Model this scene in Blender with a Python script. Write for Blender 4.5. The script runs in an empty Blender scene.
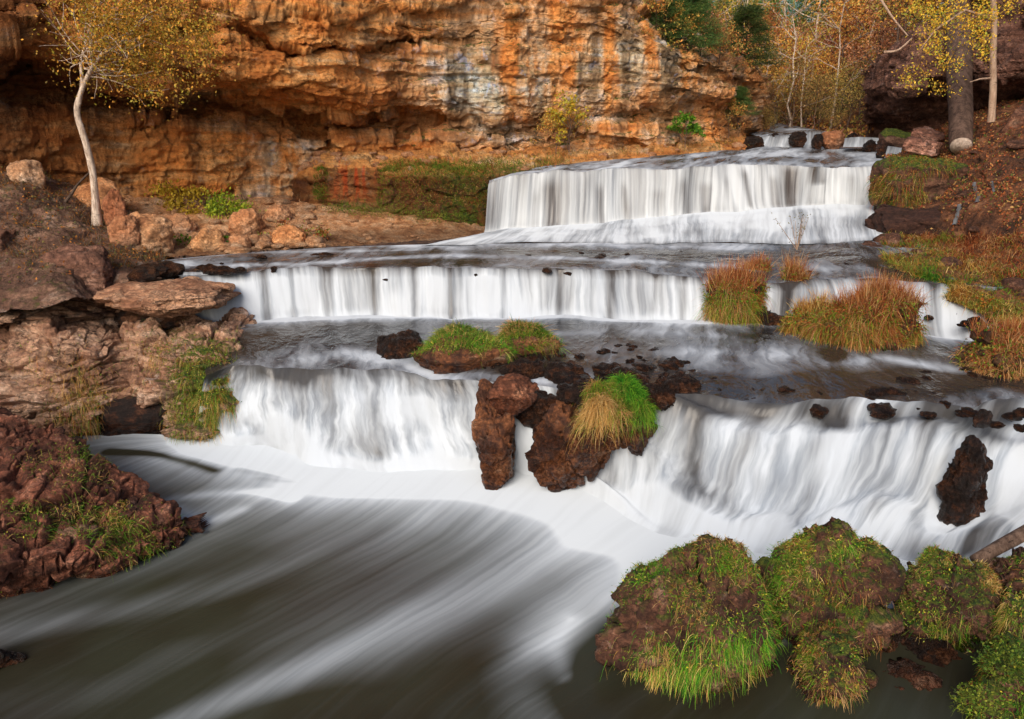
import bpy, math, random
import numpy as np
random.seed(7)
RS = np.random.RandomState(11)
R = math.radians
SC = bpy.context.scene
COL = SC.collection

# ------------------------------------------------------------------ camera
F = 796.0; PITCH = R(17.4); H = 6.0
cam_d = bpy.data.cameras.new('camera'); cam = bpy.data.objects.new('camera', cam_d); COL.objects.link(cam)
cam_d.sensor_width = 36; cam_d.lens = 36 * F / 1024; cam_d.clip_end = 1000; cam_d.clip_start = .1
cam.location = (0, 0, H); cam.rotation_euler = (R(90) - PITCH, 0, 0)
SC.camera = cam
CP, SP = math.cos(PITCH), math.sin(PITCH)
def ray(px, py):
    a = (px - 512) / F; b = (py - 359.5) / F
    return np.array([a, CP - b * SP, -SP - b * CP])
def Q(px, py, Y):
    d = ray(px, py); return np.array([0, 0, H]) + d * (Y / d[1])
def P(px, py, z):
    d = ray(px, py); return np.array([0, 0, H]) + d * ((z - H) / d[2])
def axd(p): return p[1] * CP - (p[2] - H) * SP            # distance along the view axis
def size(px, p): return px * axd(p) / F

# ------------------------------------------------------------------ noise
def _h(ix, iy, iz, s):
    h = (ix * 374761393 + iy * 668265263 + iz * 1274126177 + s * 974634777) & 0xFFFFFFFF
    h = ((h ^ (h >> 13)) * 1103515245) & 0xFFFFFFFF
    h = ((h ^ (h >> 15)) * 2246822519) & 0xFFFFFFFF
    return ((h ^ (h >> 16)) & 0xFFFF) / 65535.0
def vn(p, s=0):
    i = np.floor(p).astype(np.int64); f = p - i; u = f * f * (3 - 2 * f)
    x, y, z = i[..., 0], i[..., 1], i[..., 2]; ux, uy, uz = u[..., 0], u[..., 1], u[..., 2]
    def L(a, b, t): return a + (b - a) * t
    r = [L(_h(x, y + j, z + k, s), _h(x + 1, y + j, z + k, s), ux) for k in (0, 1) for j in (0, 1)]
    return L(L(r[0], r[1], uy), L(r[2], r[3], uy), uz) * 2 - 1
def fbm(p, o=5, s=0, g=.5, lac=2.03):
    a = 1; t = 0; r = 0; q = np.array(p, float)
    for k in range(o):
        r = r + a * vn(q, s + k); t += a; a *= g; q = q * lac + 17.3
    return r / t
def ridged(p, o=5, s=0):
    a = 1; t = 0; r = 0; q = np.array(p, float)
    for k in range(o):
        r = r + a * (1 - 2 * np.abs(vn(q, s + k))); t += a; a *= .5; q = q * 2.1 + 9.1
    return r / t
def cells(p, s=0):
    i = np.floor(p).astype(np.int64); f = p - i
    d1 = np.full(p.shape[:-1], 9.); d2 = d1.copy(); v = np.zeros(p.shape[:-1])
    for a in (-1, 0, 1):
        for b in (-1, 0, 1):
            for c in (-1, 0, 1):
                x, y, z = i[..., 0] + a, i[..., 1] + b, i[..., 2] + c
                d = np.sqrt((a + _h(x, y, z, s) - f[..., 0])**2 + (b + _h(x, y, z, s + 1) - f[..., 1])**2 + (c + _h(x, y, z, s + 2) - f[..., 2])**2)
                n = d < d1
                d2 = np.where(n, d1, np.minimum(d2, d)); v = np.where(n, _h(x, y, z, s + 3), v); d1 = np.where(n, d, d1)
    return v, d2 - d1
def sst(a, b, x):
    t = np.clip((x - a) / (b - a), 0, 1); return t * t * (3 - 2 * t)

# ------------------------------------------------------------------ mesh helpers
def tag(o, label=None, cat=None, group=None, kind=None):
    if label: o['label'] = label
    if cat: o['category'] = cat
    if group: o['group'] = group
    if kind: o['kind'] = kind
    return o
def mesh(name, V, faces, mat, attrs=None, cols=None, uv=None, smooth=True):
    """faces: list of (n,k) int arrays"""
    me = bpy.data.meshes.new(name); V = np.asarray(V, np.float32)
    faces = [np.asarray(f) for f in faces if len(f)]
    me.vertices.add(len(V)); me.vertices.foreach_set('co', V.ravel())
    lv = np.concatenate([f.ravel() for f in faces]).astype(np.int32)
    cnt = np.concatenate([np.full(len(f), f.shape[1]) for f in faces]).astype(np.int32)
    me.loops.add(len(lv)); me.loops.foreach_set('vertex_index', lv)
    me.polygons.add(len(cnt))
    st = np.concatenate([[0], np.cumsum(cnt)[:-1]]).astype(np.int32)
    me.polygons.foreach_set('loop_start', st); me.polygons.foreach_set('loop_total', cnt)
    me.polygons.foreach_set('use_smooth', np.full(len(cnt), smooth))
    for k, a in (attrs or {}).items():
        at = me.attributes.new(k, 'FLOAT', 'POINT'); at.data.foreach_set('value', np.asarray(a, np.float32).ravel())
    if cols is not None:
        c = np.ones((len(V), 4), np.float32); c[:, :3] = cols
        at = me.attributes.new('col', 'FLOAT_COLOR', 'POINT'); at.data.foreach_set('color', c.ravel())
    if uv is not None:
        l = me.uv_layers.new(name='flow'); l.data.foreach_set('uv', np.asarray(uv, np.float32)[lv].ravel())
    me.update(calc_edges=True); me.validate()
    if mat: me.materials.append(mat)
    return me
def obj(name, me, parent=None, loc=(0, 0, 0), rz=0):
    o = bpy.data.objects.new(name, me); COL.objects.link(o); o.location = loc; o.rotation_euler = (0, 0, rz)
    if parent: o.parent = parent
    return o
def empty(name, loc, label, cat, group=None, rz=0):
    o = obj(name, None, None, tuple(loc), rz); return tag(o, label, cat, group)
def dup(root, loc, rz=0, sc=1, label=None):
    r = root.copy(); COL.objects.link(r); r.location = tuple(loc); r.rotation_euler = (0, 0, rz)
    r.scale = (sc, sc, sc) if not hasattr(sc, '__len__') else sc
    if label: r['label'] = label
    for ch in list(root.children):
        c = ch.copy(); COL.objects.link(c); c.parent = r
    return r
def gridfaces(nv, nu):
    a = np.arange(nv * nu).reshape(nv, nu)
    return np.stack([a[:-1, :-1], a[:-1, 1:], a[1:, 1:], a[1:, :-1]], -1).reshape(-1, 4)
def cr(A, t):
    A = np.asarray(A, float); n = len(A); i = np.clip(np.floor(t).astype(int), 0, n - 2); f = (t - i).reshape((-1,) + (1,) * (A.ndim - 1))
    g = lambda k: A[np.clip(k, 0, n - 1)]
    p0, p1, p2, p3 = g(i - 1), g(i), g(i + 1), g(i + 2)
    return .5 * (2 * p1 + (p2 - p0) * f + (2 * p0 - 5 * p1 + 4 * p2 - p3) * f**2 + (3 * p1 - p0 - 3 * p2 + p3) * f**3)
def lin(A, t):
    A = np.asarray(A, float); n = len(A); i = np.clip(np.floor(t).astype(int), 0, n - 2); f = (t - i).reshape((-1,) + (1,) * (A.ndim - 1))
    return A[i] * (1 - f) + A[i + 1] * f
def gn(G):
    n = np.cross(np.gradient(G, axis=1), np.gradient(G, axis=0)); n /= np.linalg.norm(n, axis=-1, keepdims=True) + 1e-9
    return n
def loft(ctrl, nu, nv, rowt=None, smooth_rows=False):
    """ctrl (R,C,3) -> grid (nv,nu,3)"""
    C = np.asarray(ctrl, float); tv = np.linspace(0, C.shape[0] - 1, nv) if rowt is None else rowt
    A = (cr if smooth_rows else lin)(C, tv)
    A = cr(A.transpose(1, 0, 2), np.linspace(0, C.shape[1] - 1, nu)).transpose(1, 0, 2)
    return A

# ------------------------------------------------------------------ materials
class NT:
    def __init__(s, name):
        s.m = bpy.data.materials.new(name); s.m.use_nodes = True; s.t = s.m.node_tree; s.t.nodes.clear()
        s.out = s.n('ShaderNodeOutputMaterial')
    def n(s, typ, **kw):
        nd = s.t.nodes.new(typ)
        for k, v in kw.items(): setattr(nd, k, v)
        return nd
    def set(s, sock, v):
        if isinstance(v, bpy.types.NodeSocket): s.t.links.new(v, sock)
        elif v is not None: sock.default_value = v
    def math(s, op, a, b=None, c=None, clamp=False):
        nd = s.n('ShaderNodeMath', operation=op, use_clamp=clamp); s.set(nd.inputs[0], a)
        if b is not None: s.set(nd.inputs[1], b)
        if c is not None: s.set(nd.inputs[2], c)
        return nd.outputs[0]
    def mapr(s, v, a, b, c=0., d=1.):
        nd = s.n('ShaderNodeMapRange', interpolation_type='SMOOTHSTEP'); s.set(nd.inputs[0], v)
        for k, x in zip((1, 2, 3, 4), (a, b, c, d)): s.set(nd.inputs[k], x)
        return nd.outputs[0]
    def mix(s, f, a, b, mode='MIX'):
        nd = s.n('ShaderNodeMix', data_type='RGBA', blend_type=mode); s.set(nd.inputs[0], f)
        for k, x in ((6, a), (7, b)):
            s.set(nd.inputs[k], x if isinstance(x, bpy.types.NodeSocket) else (*x, 1))
        return nd.outputs[2]
    def vmul(s, v, k):
        nd = s.n('ShaderNodeVectorMath', operation='MULTIPLY'); s.set(nd.inputs[0], v); nd.inputs[1].default_value = k; return nd.outputs[0]
    def vadd(s, v, k):
        nd = s.n('ShaderNodeVectorMath', operation='ADD'); s.set(nd.inputs[0], v); s.set(nd.inputs[1], k); return nd.outputs[0]
    def noise(s, v, sc, det=6, rough=.55, dist=0.):
        nd = s.n('ShaderNodeTexNoise'); s.set(nd.inputs['Vector'], v)
        nd.inputs['Scale'].default_value = sc; nd.inputs['Detail'].default_value = det
        nd.inputs['Roughness'].default_value = rough; nd.inputs['Distortion'].default_value = dist
        return nd.outputs['Fac'], nd.outputs['Color']
    def vor(s, v, sc, feat='DISTANCE_TO_EDGE'):
        nd = s.n('ShaderNodeTexVoronoi', feature=feat); s.set(nd.inputs['Vector'], v); nd.inputs['Scale'].default_value = sc
        return nd.outputs[0] if feat != 'F1' else (nd.outputs[0], nd.outputs[1])
    def ramp(s, v, stops):
        nd = s.n('ShaderNodeValToRGB'); s.set(nd.inputs[0], v); e = nd.color_ramp.elements
        while len(e) < len(stops): e.new(.5)
        for k, (p, c) in enumerate(stops): e[k].position = p; e[k].color = (*c, 1)
        return nd.outputs[0]
    def attr(s, name, out='Fac'):
        nd = s.n('ShaderNodeAttribute', attribute_name=name); return nd.outputs[out]
    def bsdf(s, col, rough, normal=None, spec=None, **kw):
        b = s.n('ShaderNodeBsdfPrincipled'); s.set(b.inputs['Base Color'], col if isinstance(col, bpy.types.NodeSocket) else (*col, 1))
        s.set(b.inputs['Roughness'], rough); s.set(b.inputs['Normal'], normal)
        if spec is not None: s.set(b.inputs['Specular IOR Level'], spec)
        return b.outputs[0]
    def bump(s, h, st, dist, nrm=None):
        b = s.n('ShaderNodeBump'); s.set(b.inputs['Height'], h); b.inputs['Strength'].default_value = st; b.inputs['Distance'].default_value = dist
        if nrm is not None: s.set(b.inputs['Normal'], nrm)
        return b.outputs[0]
    def done(s, sh): s.t.links.new(sh, s.out.inputs[0]); return s.m

def rock_mat(name, stops, sc=1., strata=.5, wet=0., moss=((.03, .065, .008), (.19, .21, .022)), mossk=1., bump=.06, light=(.55, .42, .32), lichen=.35, crack=.8, rough=.85, lo=.55):
    t = NT(name); pos = t.n('ShaderNodeTexCoord').outputs['Object']
    n1, c1 = t.noise(pos, .9 * sc, 8, .62)
    warp = t.vadd(pos, t.vmul(c1, (.35, .35, .35)))
    ns, _ = t.noise(t.vmul(warp, (.35, .35, 2.6)), 1.7 * sc, 7, .65)
    a = t.math('ADD', t.math('MULTIPLY', n1, 1 - strata), t.math('MULTIPLY', ns, strata))
    a = t.mapr(a, .3, .7)
    col = t.ramp(a, stops)
    n2, _ = t.noise(pos, 7 * sc, 8, .7)
    col = t.mix(t.mapr(n2, .35, .7, 0, .75), t.mix(1., col, (lo, lo * .95, lo * .92), 'MULTIPLY'), t.mix(1., col, (1.35, 1.3, 1.25), 'MULTIPLY'))
    n3, _ = t.noise(warp, 2.3 * sc, 9, .75)
    col = t.mix(t.mapr(n3, .56, .66, 0, lichen), col, light)
    k1, _ = t.noise(t.vmul(warp, (.8, .8, 1.9)), 1.5 * sc, 5, .6); k2, _ = t.noise(t.vmul(warp, (.9, .9, 1.5)), 5.2 * sc, 4, .6)
    k1 = t.math('ABSOLUTE', t.math('SUBTRACT', k1, .5)); k2 = t.math('ABSOLUTE', t.math('SUBTRACT', k2, .47))
    ck = t.math('MAXIMUM', t.mapr(k1, 0, .018, 1, 0), t.mapr(k2, 0, .03, .7, 0))
    gate = t.mapr(n1, .42, .6)
    ck = t.math('MULTIPLY', t.math('MULTIPLY', ck, gate), crack)
    col = t.mix(ck, col, (.02, .014, .01))
    sp, _ = t.noise(pos, 34 * sc, 3, .6)
    col = t.mix(t.mapr(sp, .58, .72, 0, .5), col, (.03, .022, .016))
    col = t.mix(1., col, t.attr('col', 'Color'), 'MULTIPLY')
    mo = t.math('MULTIPLY', t.attr('moss'), mossk)
    mn, _ = t.noise(pos, 4.5, 8, .7)
    mf = t.mapr(t.math('ADD', mo, t.math('MULTIPLY', mn, .9)), .80, 1.05)
    mc = t.mix(t.mapr(t.noise(pos, 11, 5, .7)[0], .38, .66), moss[0], moss[1])
    col = t.mix(mf, col, mc)
    h = t.math('ADD', t.math('MULTIPLY', n3, .9), t.math('MULTIPLY', n2, .5))
    h = t.math('ADD', h, t.math('MULTIPLY', ns, .7))
    h = t.math('SUBTRACT', h, t.math('MULTIPLY', ck, .35))
    h = t.math('ADD', h, t.math('MULTIPLY', t.math('MULTIPLY', mf, t.noise(pos, 40, 4, .7)[0]), .5))
    h = t.math('ADD', h, t.math('MULTIPLY', sp, .08))
    nr = t.bump(h, 1., bump * 2.6)
    w = t.math('MULTIPLY', t.attr('wet'), 1.)
    ro = t.mapr(w, 0, 1, rough, .22)
    col = t.mix(w, col, t.mix(1., col, (.45, .43, .42), 'MULTIPLY'))
    return t.done(t.bsdf(col, ro, nr, .35))

OR = (.68, .265, .070)
M = {}
M['cliff'] = rock_mat('orange_limestone', [(0, (.42, .15, .04)), (.3, (.80, .33, .085)), (.55, (.93, .46, .15)), (.8, (.97, .60, .27)), (1, (1., .80, .55))], .8, .6, bump=.085, light=(.72, .55, .42), lichen=.6, crack=.36, lo=.72)
M['outcrop'] = rock_mat('dark_limestone', [(0, (.05, .028, .02)), (.45, (.16, .08, .055)), (.75, (.30, .17, .12)), (1, (.46, .31, .24))], 1., .55, bump=.07, light=(.4, .32, .28))
M['ledge'] = rock_mat('pinkish_limestone', [(0, (.13, .065, .04)), (.35, (.40, .21, .13)), (.65, (.62, .38, .25)), (1, (.78, .56, .42))], 1.3, .6, bump=.05, light=(.66, .52, .44), lichen=.45)
M['redrock'] = rock_mat('iron_stained_rock', [(0, (.03, .014, .01)), (.35, (.14, .055, .03)), (.6, (.40, .15, .06)), (.8, (.55, .24, .11)), (1, (.62, .42, .30))], 2.4, .3, bump=.05, light=(.45, .28, .18), lichen=.3)
M['brownrock'] = rock_mat('brown_mossy_rock', [(0, (.025, .012, .008)), (.4, (.13, .055, .032)), (.7, (.34, .15, .09)), (1, (.55, .33, .22))], 2., .25, bump=.05, light=(.5, .36, .28), lichen=.35)
M['wetrock'] = rock_mat('wet_black_rock', [(0, (.018, .014, .013)), (.45, (.08, .05, .04)), (.7, (.24, .10, .05)), (1, (.5, .24, .13))], 3., .3, bump=.05, light=(.13, .10, .09), lichen=.2)
M['orangerock'] = rock_mat('orange_boulder_rock', [(0, (.28, .12, .055)), (.4, (.60, .32, .16)), (.7, (.78, .48, .28)), (1, (.86, .64, .46))], 1.7, .3, bump=.035, light=(.66, .5, .38), lichen=.4, crack=.5)
M['soil'] = rock_mat('leafy_soil', [(0, (.03, .018, .012)), (.4, (.10, .048, .025)), (.7, (.20, .095, .045)), (1, (.33, .19, .10))], 2.5, .1, bump=.05, light=(.34, .17, .08), lichen=.5, crack=.2)
M['sand'] = rock_mat('gravelly_orange_sand', [(0, (.32, .14, .06)), (.4, (.66, .36, .18)), (.7, (.84, .54, .32)), (1, (.9, .66, .46))], 3, .1, bump=.03, light=(.72, .52, .38), lichen=.5, crack=.25)

def water_mat(name, dark, foamc, su, sv, contrast=1.0, rip=(9, 1.6), bumpk=.03, ro=(.10, .75), fine=.35, dark2=None, even=.55, warp=.35, lo=(.9, .35), spec=.35):
    t = NT(name); uv = t.n('ShaderNodeUVMap', uv_map='flow').outputs[0]; pos = t.n('ShaderNodeTexCoord').outputs['Object']
    _, wc = t.noise(uv, .8, 4, .55)
    w = t.vadd(uv, t.vmul(wc, (warp, warp * .8, 0)))
    l, _ = t.noise(t.vmul(w, (lo[0], lo[1], 1)), 1., 3, .5)
    a, _ = t.noise(t.vmul(w, (su, sv, 1)), 1., 3, .5)
    b, _ = t.noise(t.vmul(w, (su * 3.6, sv * 1.6, 1)), 1., 4, .52)
    foam = t.attr('foam')
    st = t.math('ADD', t.math('ADD', t.math('MULTIPLY', a, .42), t.math('MULTIPLY', b, .22)), t.math('MULTIPLY', l, .36))
    st = t.math('MULTIPLY', t.math('SUBTRACT', st, .5), 5. * contrast)
    var = t.math('MULTIPLY', t.math('MULTIPLY', t.math('ADD', foam, .04), t.math('SUBTRACT', 1.15, foam)), 2.6)
    f = t.math('ADD', foam, t.math('MULTIPLY', st, var), clamp=True)
    g = t.math('ADD', t.math('MULTIPLY', b, .6), t.math('MULTIPLY', l, .4))
    fc = t.mix(t.math('MULTIPLY', t.mapr(g, .32, .60, fine, 0), t.mapr(foam, .80, .98, 1., .08)), foamc, tuple(x * k for x, k in zip(foamc, (.42, .47, .54))))
    dk = t.mix(t.mapr(t.noise(pos, .35, 3, .5)[0], .35, .65), dark, dark2 or dark)
    col = t.mix(f, dk, fc)
    rough = t.mapr(f, 0, .8, ro[0], ro[1])
    rp, _ = t.noise(t.vmul(w, (rip[0], rip[1], 1)), 1., 4, .55)
    h = t.math('ADD', t.math('MULTIPLY', rp, .6), t.math('MULTIPLY', b, .4))
    nr = t.bump(h, .9, bumpk)
    # light scattered inside the froth evens out its shading
    vm = t.n('ShaderNodeMix', data_type='VECTOR'); t.set(vm.inputs[0], t.math('MULTIPLY', f, t.mapr(foam, .86, 1., even, .92))); t.set(vm.inputs[4], nr); vm.inputs[5].default_value = (0, -.6, .8)
    nm = t.n('ShaderNodeVectorMath', operation='NORMALIZE'); t.set(nm.inputs[0], vm.outputs[1])
    return t.done(t.bsdf(col, rough, nm.outputs[0], t.mapr(f, 0, 1, spec, .1)))
WHT = (.565, .61, .665)
M['w_fall'] = water_mat('falling_water', (.045, .038, .034), WHT, 2.6, .28, .75, (10, .8), .03, (.25, .8), fine=.55, warp=.25, lo=(1.1, .3))
M['w_fallhi'] = water_mat('curtain_water', (.06, .045, .036), (.59, .62, .645), 2.2, .13, .85, (9, .5), .03, (.25, .8), fine=.5, warp=.15, lo=(1.0, .12))
M['w_low'] = water_mat('tumbling_water', (.06, .058, .058), (.565, .615, .675), 1.9, .7, .95, (3, 1.4), .03, (.3, .8), fine=.75, warp=.6, lo=(.8, .55), even=.65)
M['w_river'] = water_mat('river_water', (.022, .022, .024), (.46, .50, .56), 1.7, .75, .85, (4, 2.2), .07, (.12, .6), fine=.5, dark2=(.045, .034, .026), even=.3, warp=.9, lo=(.9, .6))
M['w_pool'] = water_mat('pool_water', (.026, .022, .013), (.55, .60, .655), 2.8, .14, .28, (5, .35), .012, (.3, .7), fine=.3, dark2=(.036, .038, .024), spec=.2, even=.4, warp=.2, lo=(.5, .12))

def leaf_mat(name, rough=.6, tr=.3, var=.35):
    t = NT(name); c = t.attr('col', 'Color')
    rnd = t.n('ShaderNodeObjectInfo').outputs['Random']
    hs = t.n('ShaderNodeHueSaturation'); t.set(hs.inputs['Color'], c)
    t.set(hs.inputs['Value'], t.mapr(rnd, 0, 1, 1 - var, 1 + var)); t.set(hs.inputs['Hue'], t.mapr(rnd, 0, 1, .485, .515))
    c = hs.outputs[0]
    b = t.bsdf(c, rough, None, .25)
    tl = t.n('ShaderNodeBsdfTranslucent'); t.set(tl.inputs[0], c)
    mx = t.n('ShaderNodeMixShader'); mx.inputs[0].default_value = tr; t.t.links.new(b, mx.inputs[1]); t.t.links.new(tl.outputs[0], mx.inputs[2])
    return t.done(mx.outputs[0])
M['leaf'] = leaf_mat('foliage'); M['grass'] = leaf_mat('grass_blades', .7, .25, .08)
def bark_mat(name, a, b, sc=6):
    t = NT(name); pos = t.n('ShaderNodeTexCoord').outputs['Object']
    n, _ = t.noise(t.vmul(pos, (1, 1, .25)), sc * 2, 7, .7); n2, _ = t.noise(t.vmul(pos, (1, 1, 3)), sc, 5, .7)
    col = t.mix(t.mapr(n, .35, .65), a, b); col = t.mix(t.mapr(n2, .58, .66, 0, .8), col, tuple(x * .25 for x in a))
    return t.done(t.bsdf(col, .85, t.bump(n, 1., .04), .2))
M['birch'] = bark_mat('pale_bark', (.34, .24, .18), (.78, .64, .52), 7)
M['bark'] = bark_mat('brown_bark', (.06, .035, .025), (.17, .11, .08), 5)
M['greybark'] = bark_mat('grey_log_bark', (.05, .03, .022), (.13, .08, .06), 3.5)
M['cutwood'] = bark_mat('cut_wood_end', (.40, .30, .24), (.62, .50, .42), 9)
M['twig'] = bark_mat('dark_twig', (.05, .03, .02), (.12, .08, .06), 5)
M['palestem'] = bark_mat('pale_stem', (.30, .19, .13), (.48, .34, .25), 5)

# ------------------------------------------------------------------ water
JIT = {}
def smoothcurve(nodes, n):
    c = cr(np.array(nodes), np.linspace(0, len(nodes) - 1, n))
    if id(nodes) in JIT:
        k, ay, az = JIT[id(nodes)]; q = np.stack([c[:, 0] * .9, c[:, 0] * 0 + k, c[:, 0] * 0], -1)
        c[:, 1] += ay * fbm(q, 4, 900 + k); c[:, 2] += az * fbm(q * 1.7, 3, 950 + k)
    return c
def strokes_mask(G, strokes):
    X = G[..., 0]; Y = G[..., 1]; out = np.zeros(X.shape)
    for st in strokes:
        pts, z, w, amt = st
        w0, w1 = w if hasattr(w, '__len__') else (w, w)
        W = np.array([P(p[0], p[1], z)[:2] for p in pts]); W = cr(W, np.linspace(0, len(W) - 1, max(2, 5 * len(W)))) if len(W) > 1 else np.vstack([W, W + .001])
        best = np.full(X.shape, 0.); ns = len(W) - 1
        for k in range(ns):
            a, b = W[k], W[k + 1]; d = b - a; L2 = d @ d + 1e-9
            t = np.clip(((X - a[0]) * d[0] + (Y - a[1]) * d[1]) / L2, 0, 1)
            dist2 = (X - a[0] - t * d[0])**2 + (Y - a[1] - t * d[1])**2
            ww = w0 + (w1 - w0) * (k + t) / ns
            best = np.maximum(best, np.exp(-dist2 / (ww * ww)))
        out = out + best * amt if amt < 0 else np.maximum(out, best * amt) if False else out + best * amt
    return out
def water(name, curves, nu, nv, mat, foamprof, strokes=(), profile=None, amp=.02, fu=3., fv=.4, seed=0, rowt=None, foamnoise=.0, extra=None):
    C = np.array([smoothcurve(c, nu) for c in curves])
    if profile is not None:
        a, b = C[0], C[-1]; q = np.linspace(0, 1, nv)[:, None, None]
        hq, vq = profile(q)
        G = a * (1 - hq) + b * hq; G[..., 2] = (a[:, 2] * (1 - vq[..., 0]) + b[:, 2] * vq[..., 0])
    else:
        G = cr(C, np.linspace(0, len(C) - 1, nv) if rowt is None else rowt)
    d = np.linalg.norm(np.diff(G, axis=0), axis=-1).mean(1); v = np.concatenate([[0], np.cumsum(d)])
    mid = G[nv // 2]; u = np.concatenate([[0], np.cumsum(np.linalg.norm(np.diff(mid, axis=0), axis=-1))])
    U, Vv = np.meshgrid(u, v)
    S = np.stack([U * fu, Vv * fv, np.full(U.shape, seed * 7.7)], -1)
    N = gn(G)
    N = np.where((N[..., 2:3] < 0), -N, N)
    n = fbm(S, 4, seed); t = np.linspace(0, 1, nv)[:, None]; n = n * np.clip(10 * t, 0, 1) * np.clip(10 * (1 - t), 0, 1)
    if extra is not None: G = extra(G, U, Vv, t)
    G = G + N * (n * amp)[..., None]
    fo = np.interp(t, [p[0] for p in foamprof], [p[1] for p in foamprof]) + np.zeros(U.shape)
    if foamnoise: fo = fo + foamnoise * (1 if profile is None else (1 - sst(.68, .9, t))) * fbm(np.stack([U * .9, Vv * .5, np.full(U.shape, 3.1 + seed)], -1), 3, seed + 5)
    fo = np.clip(fo + strokes_mask(G, strokes), 0, 1)
    f = gridfaces(nv, nu)
    me = mesh(name, G.reshape(-1, 3), [f], mat, {'foam': fo}, None, np.stack([U, Vv], -1).reshape(-1, 2))
    o = obj(name, me); tag(o, kind='structure'); return G

Z1, Z2 = 1.66, 2.75
PL = lambda L, z: [P(x, y, z) for x, y in L]
C00 = [Q(x, y, Y) for x, y, Y in [(760, 137, 31.6), (775, 135, 32), (790, 134, 32.2), (805, 132, 32.4), (815, 131, 32.6), (826, 131, 32.8)]]
C01 = [Q(x, y, Y) for x, y, Y in [(752, 149, 30.8), (772, 148, 31), (788, 148, 31), (802, 148, 31), (815, 148, 31), (830, 148, 31)]]
C0 = [Q(x, y, Y) for x, y, Y in [(490, 176, 23.6), (540, 167, 24.4), (600, 161, 25.6), (660, 156, 27), (700, 152, 28), (740, 149, 29.5), (780, 147, 31), (820, 147, 31.3), (850, 148, 31.2), (892, 149, 30)]]
C1 = [Q(x, y, Y) for x, y, Y in [(489, 184, 22.3), (520, 175, 22.6), (560, 171, 22.9), (610, 169, 23.2), (660, 168, 23.6), (710, 166, 24), (760, 165, 24.4), (800, 166, 24.7), (840, 167, 25), (890, 168, 25.2)]]
C2 = [Q(x, y, Y) for x, y, Y in [(484, 232, 21.6), (515, 229, 22.0), (558, 225, 22.3), (610, 221, 22.7), (660, 217, 23.1), (710, 212, 23.5), (760, 208, 23.9), (800, 206, 24.2), (840, 205, 24.5), (890, 205, 24.7)]]
C3 = PL([(420, 246), (480, 244), (540, 243), (600, 243), (660, 243), (710, 243), (760, 243), (800, 243), (840, 242), (900, 240)], 2.78)
C3s = [P(120, 264, 2.74)] + [P(x, y, 2.76) for x, y in [(235, 253), (340, 247), (430, 244.5)]] + PL([(520, 244), (620, 243.5), (720, 243), (800, 243), (850, 242), (910, 240)], 2.77)
C5 = PL([(200, 324), (240, 320), (308, 318), (402, 317), (502, 317), (602, 318), (702, 321), (772, 324), (880, 332), (1120, 350)], Z1 + .07)
C4 = [Q(x, y, c[1] + d) for (x, y, d), c in zip([(178, 277, .6), (235, 272, .6), (300, 269, .55), (400, 266, .5), (500, 268, .45), (600, 271, .45), (700, 277, .4), (770, 281, .5), (870, 281, 1.0), (1120, 288, 1.5)], C5)]
C6 = [P(x, y, z) for x, y, z in [(205, 376, 1.38), (238, 366, 1.45), (300, 364, 1.5), (380, 366, 1.56), (455, 376, 1.58), (545, 388, 1.55), (690, 399, 1.62), (810, 399, Z1), (950, 404, Z1), (1250, 408, Z1)]]
C7 = PL([(196, 434), (225, 440), (300, 458), (395, 468), (480, 472), (560, 486), (640, 520), (740, 548), (870, 566), (1140, 580)], 0)
C7b = PL([(60, 436), (170, 476), (240, 508), (320, 524), (400, 536), (470, 556), (550, 585), (640, 628), (790, 668), (1180, 690)], 0)
C7c = PL([(-60, 470), (0, 555), (40, 600), (100, 630), (180, 652), (270, 676), (370, 705), (490, 740), (700, 780), (1230, 830)], 0)
C7d = PL([(-400, 540), (-350, 640), (-300, 720), (-240, 790), (-150, 860), (-50, 930), (100, 1010), (280, 1080), (560, 1130), (1400, 1200)], 0)

for k_, (c_, ay_, az_) in enumerate([(C1, .6, .07), (C2, .5, .05), (C4, .45, .06), (C5, .45, .0), (C6, .55, .07), (C7, .5, .0), (C3, .4, 0)]): JIT[id(c_)] = (k_, ay_, az_)
def steep(q): return q + 0 * q, sst(0, 1, q)
def slope(q): return q, q + 0 * q
def sinlip(q): return 1 - (1 - q)**2.2, q**1.6

def back_extra(G, U, V, t):
    n = fbm(np.stack([U * 1.2, V * 1.5, U * 0], -1), 3, 3); G = G.copy(); G[..., 2] += n * .16 * np.sin(np.pi * t); return G
water('back_cascade', [C00, C01], 260, 60, M['w_fall'], [(0, .25), (.25, .55), (1, .8)], profile=steep, amp=.05, fu=4, seed=1, foamnoise=.5)
# river above the highest fall
far = [p + np.array([3.5, 26, .35]) for p in C00]
water('upper_stream', [far, C00], 120, 60, M['w_river'], [(0, .2), (1, .35)], amp=.02, seed=2, foamnoise=.3)
def up_extra(G, U, V, t):
    G = G.copy(); G[..., 2] += .05 * fbm(np.stack([U * .8, V * 1.6, U * 0], -1), 3, 8) * np.minimum(1, 4 * (1 - t)); return G
water('upper_river', [C0, C1], 700, 160, M['w_river'], [(0, .35), (.5, .55), (.75, .68), (1, .72)], amp=.02, fu=2.5, fv=1., seed=3, foamnoise=.7, extra=up_extra)
def curtain_extra(amp, f=2.2, seed=0):
    def fn(G, U, V, t):
        G = G.copy(); n = fbm(np.stack([U * f, V * .15, U * 0 + seed], -1), 4, seed + 20)
        G[..., 1] -= n * amp * np.sin(np.pi * np.clip(t, 0, 1))
        return G
    return fn
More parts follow.
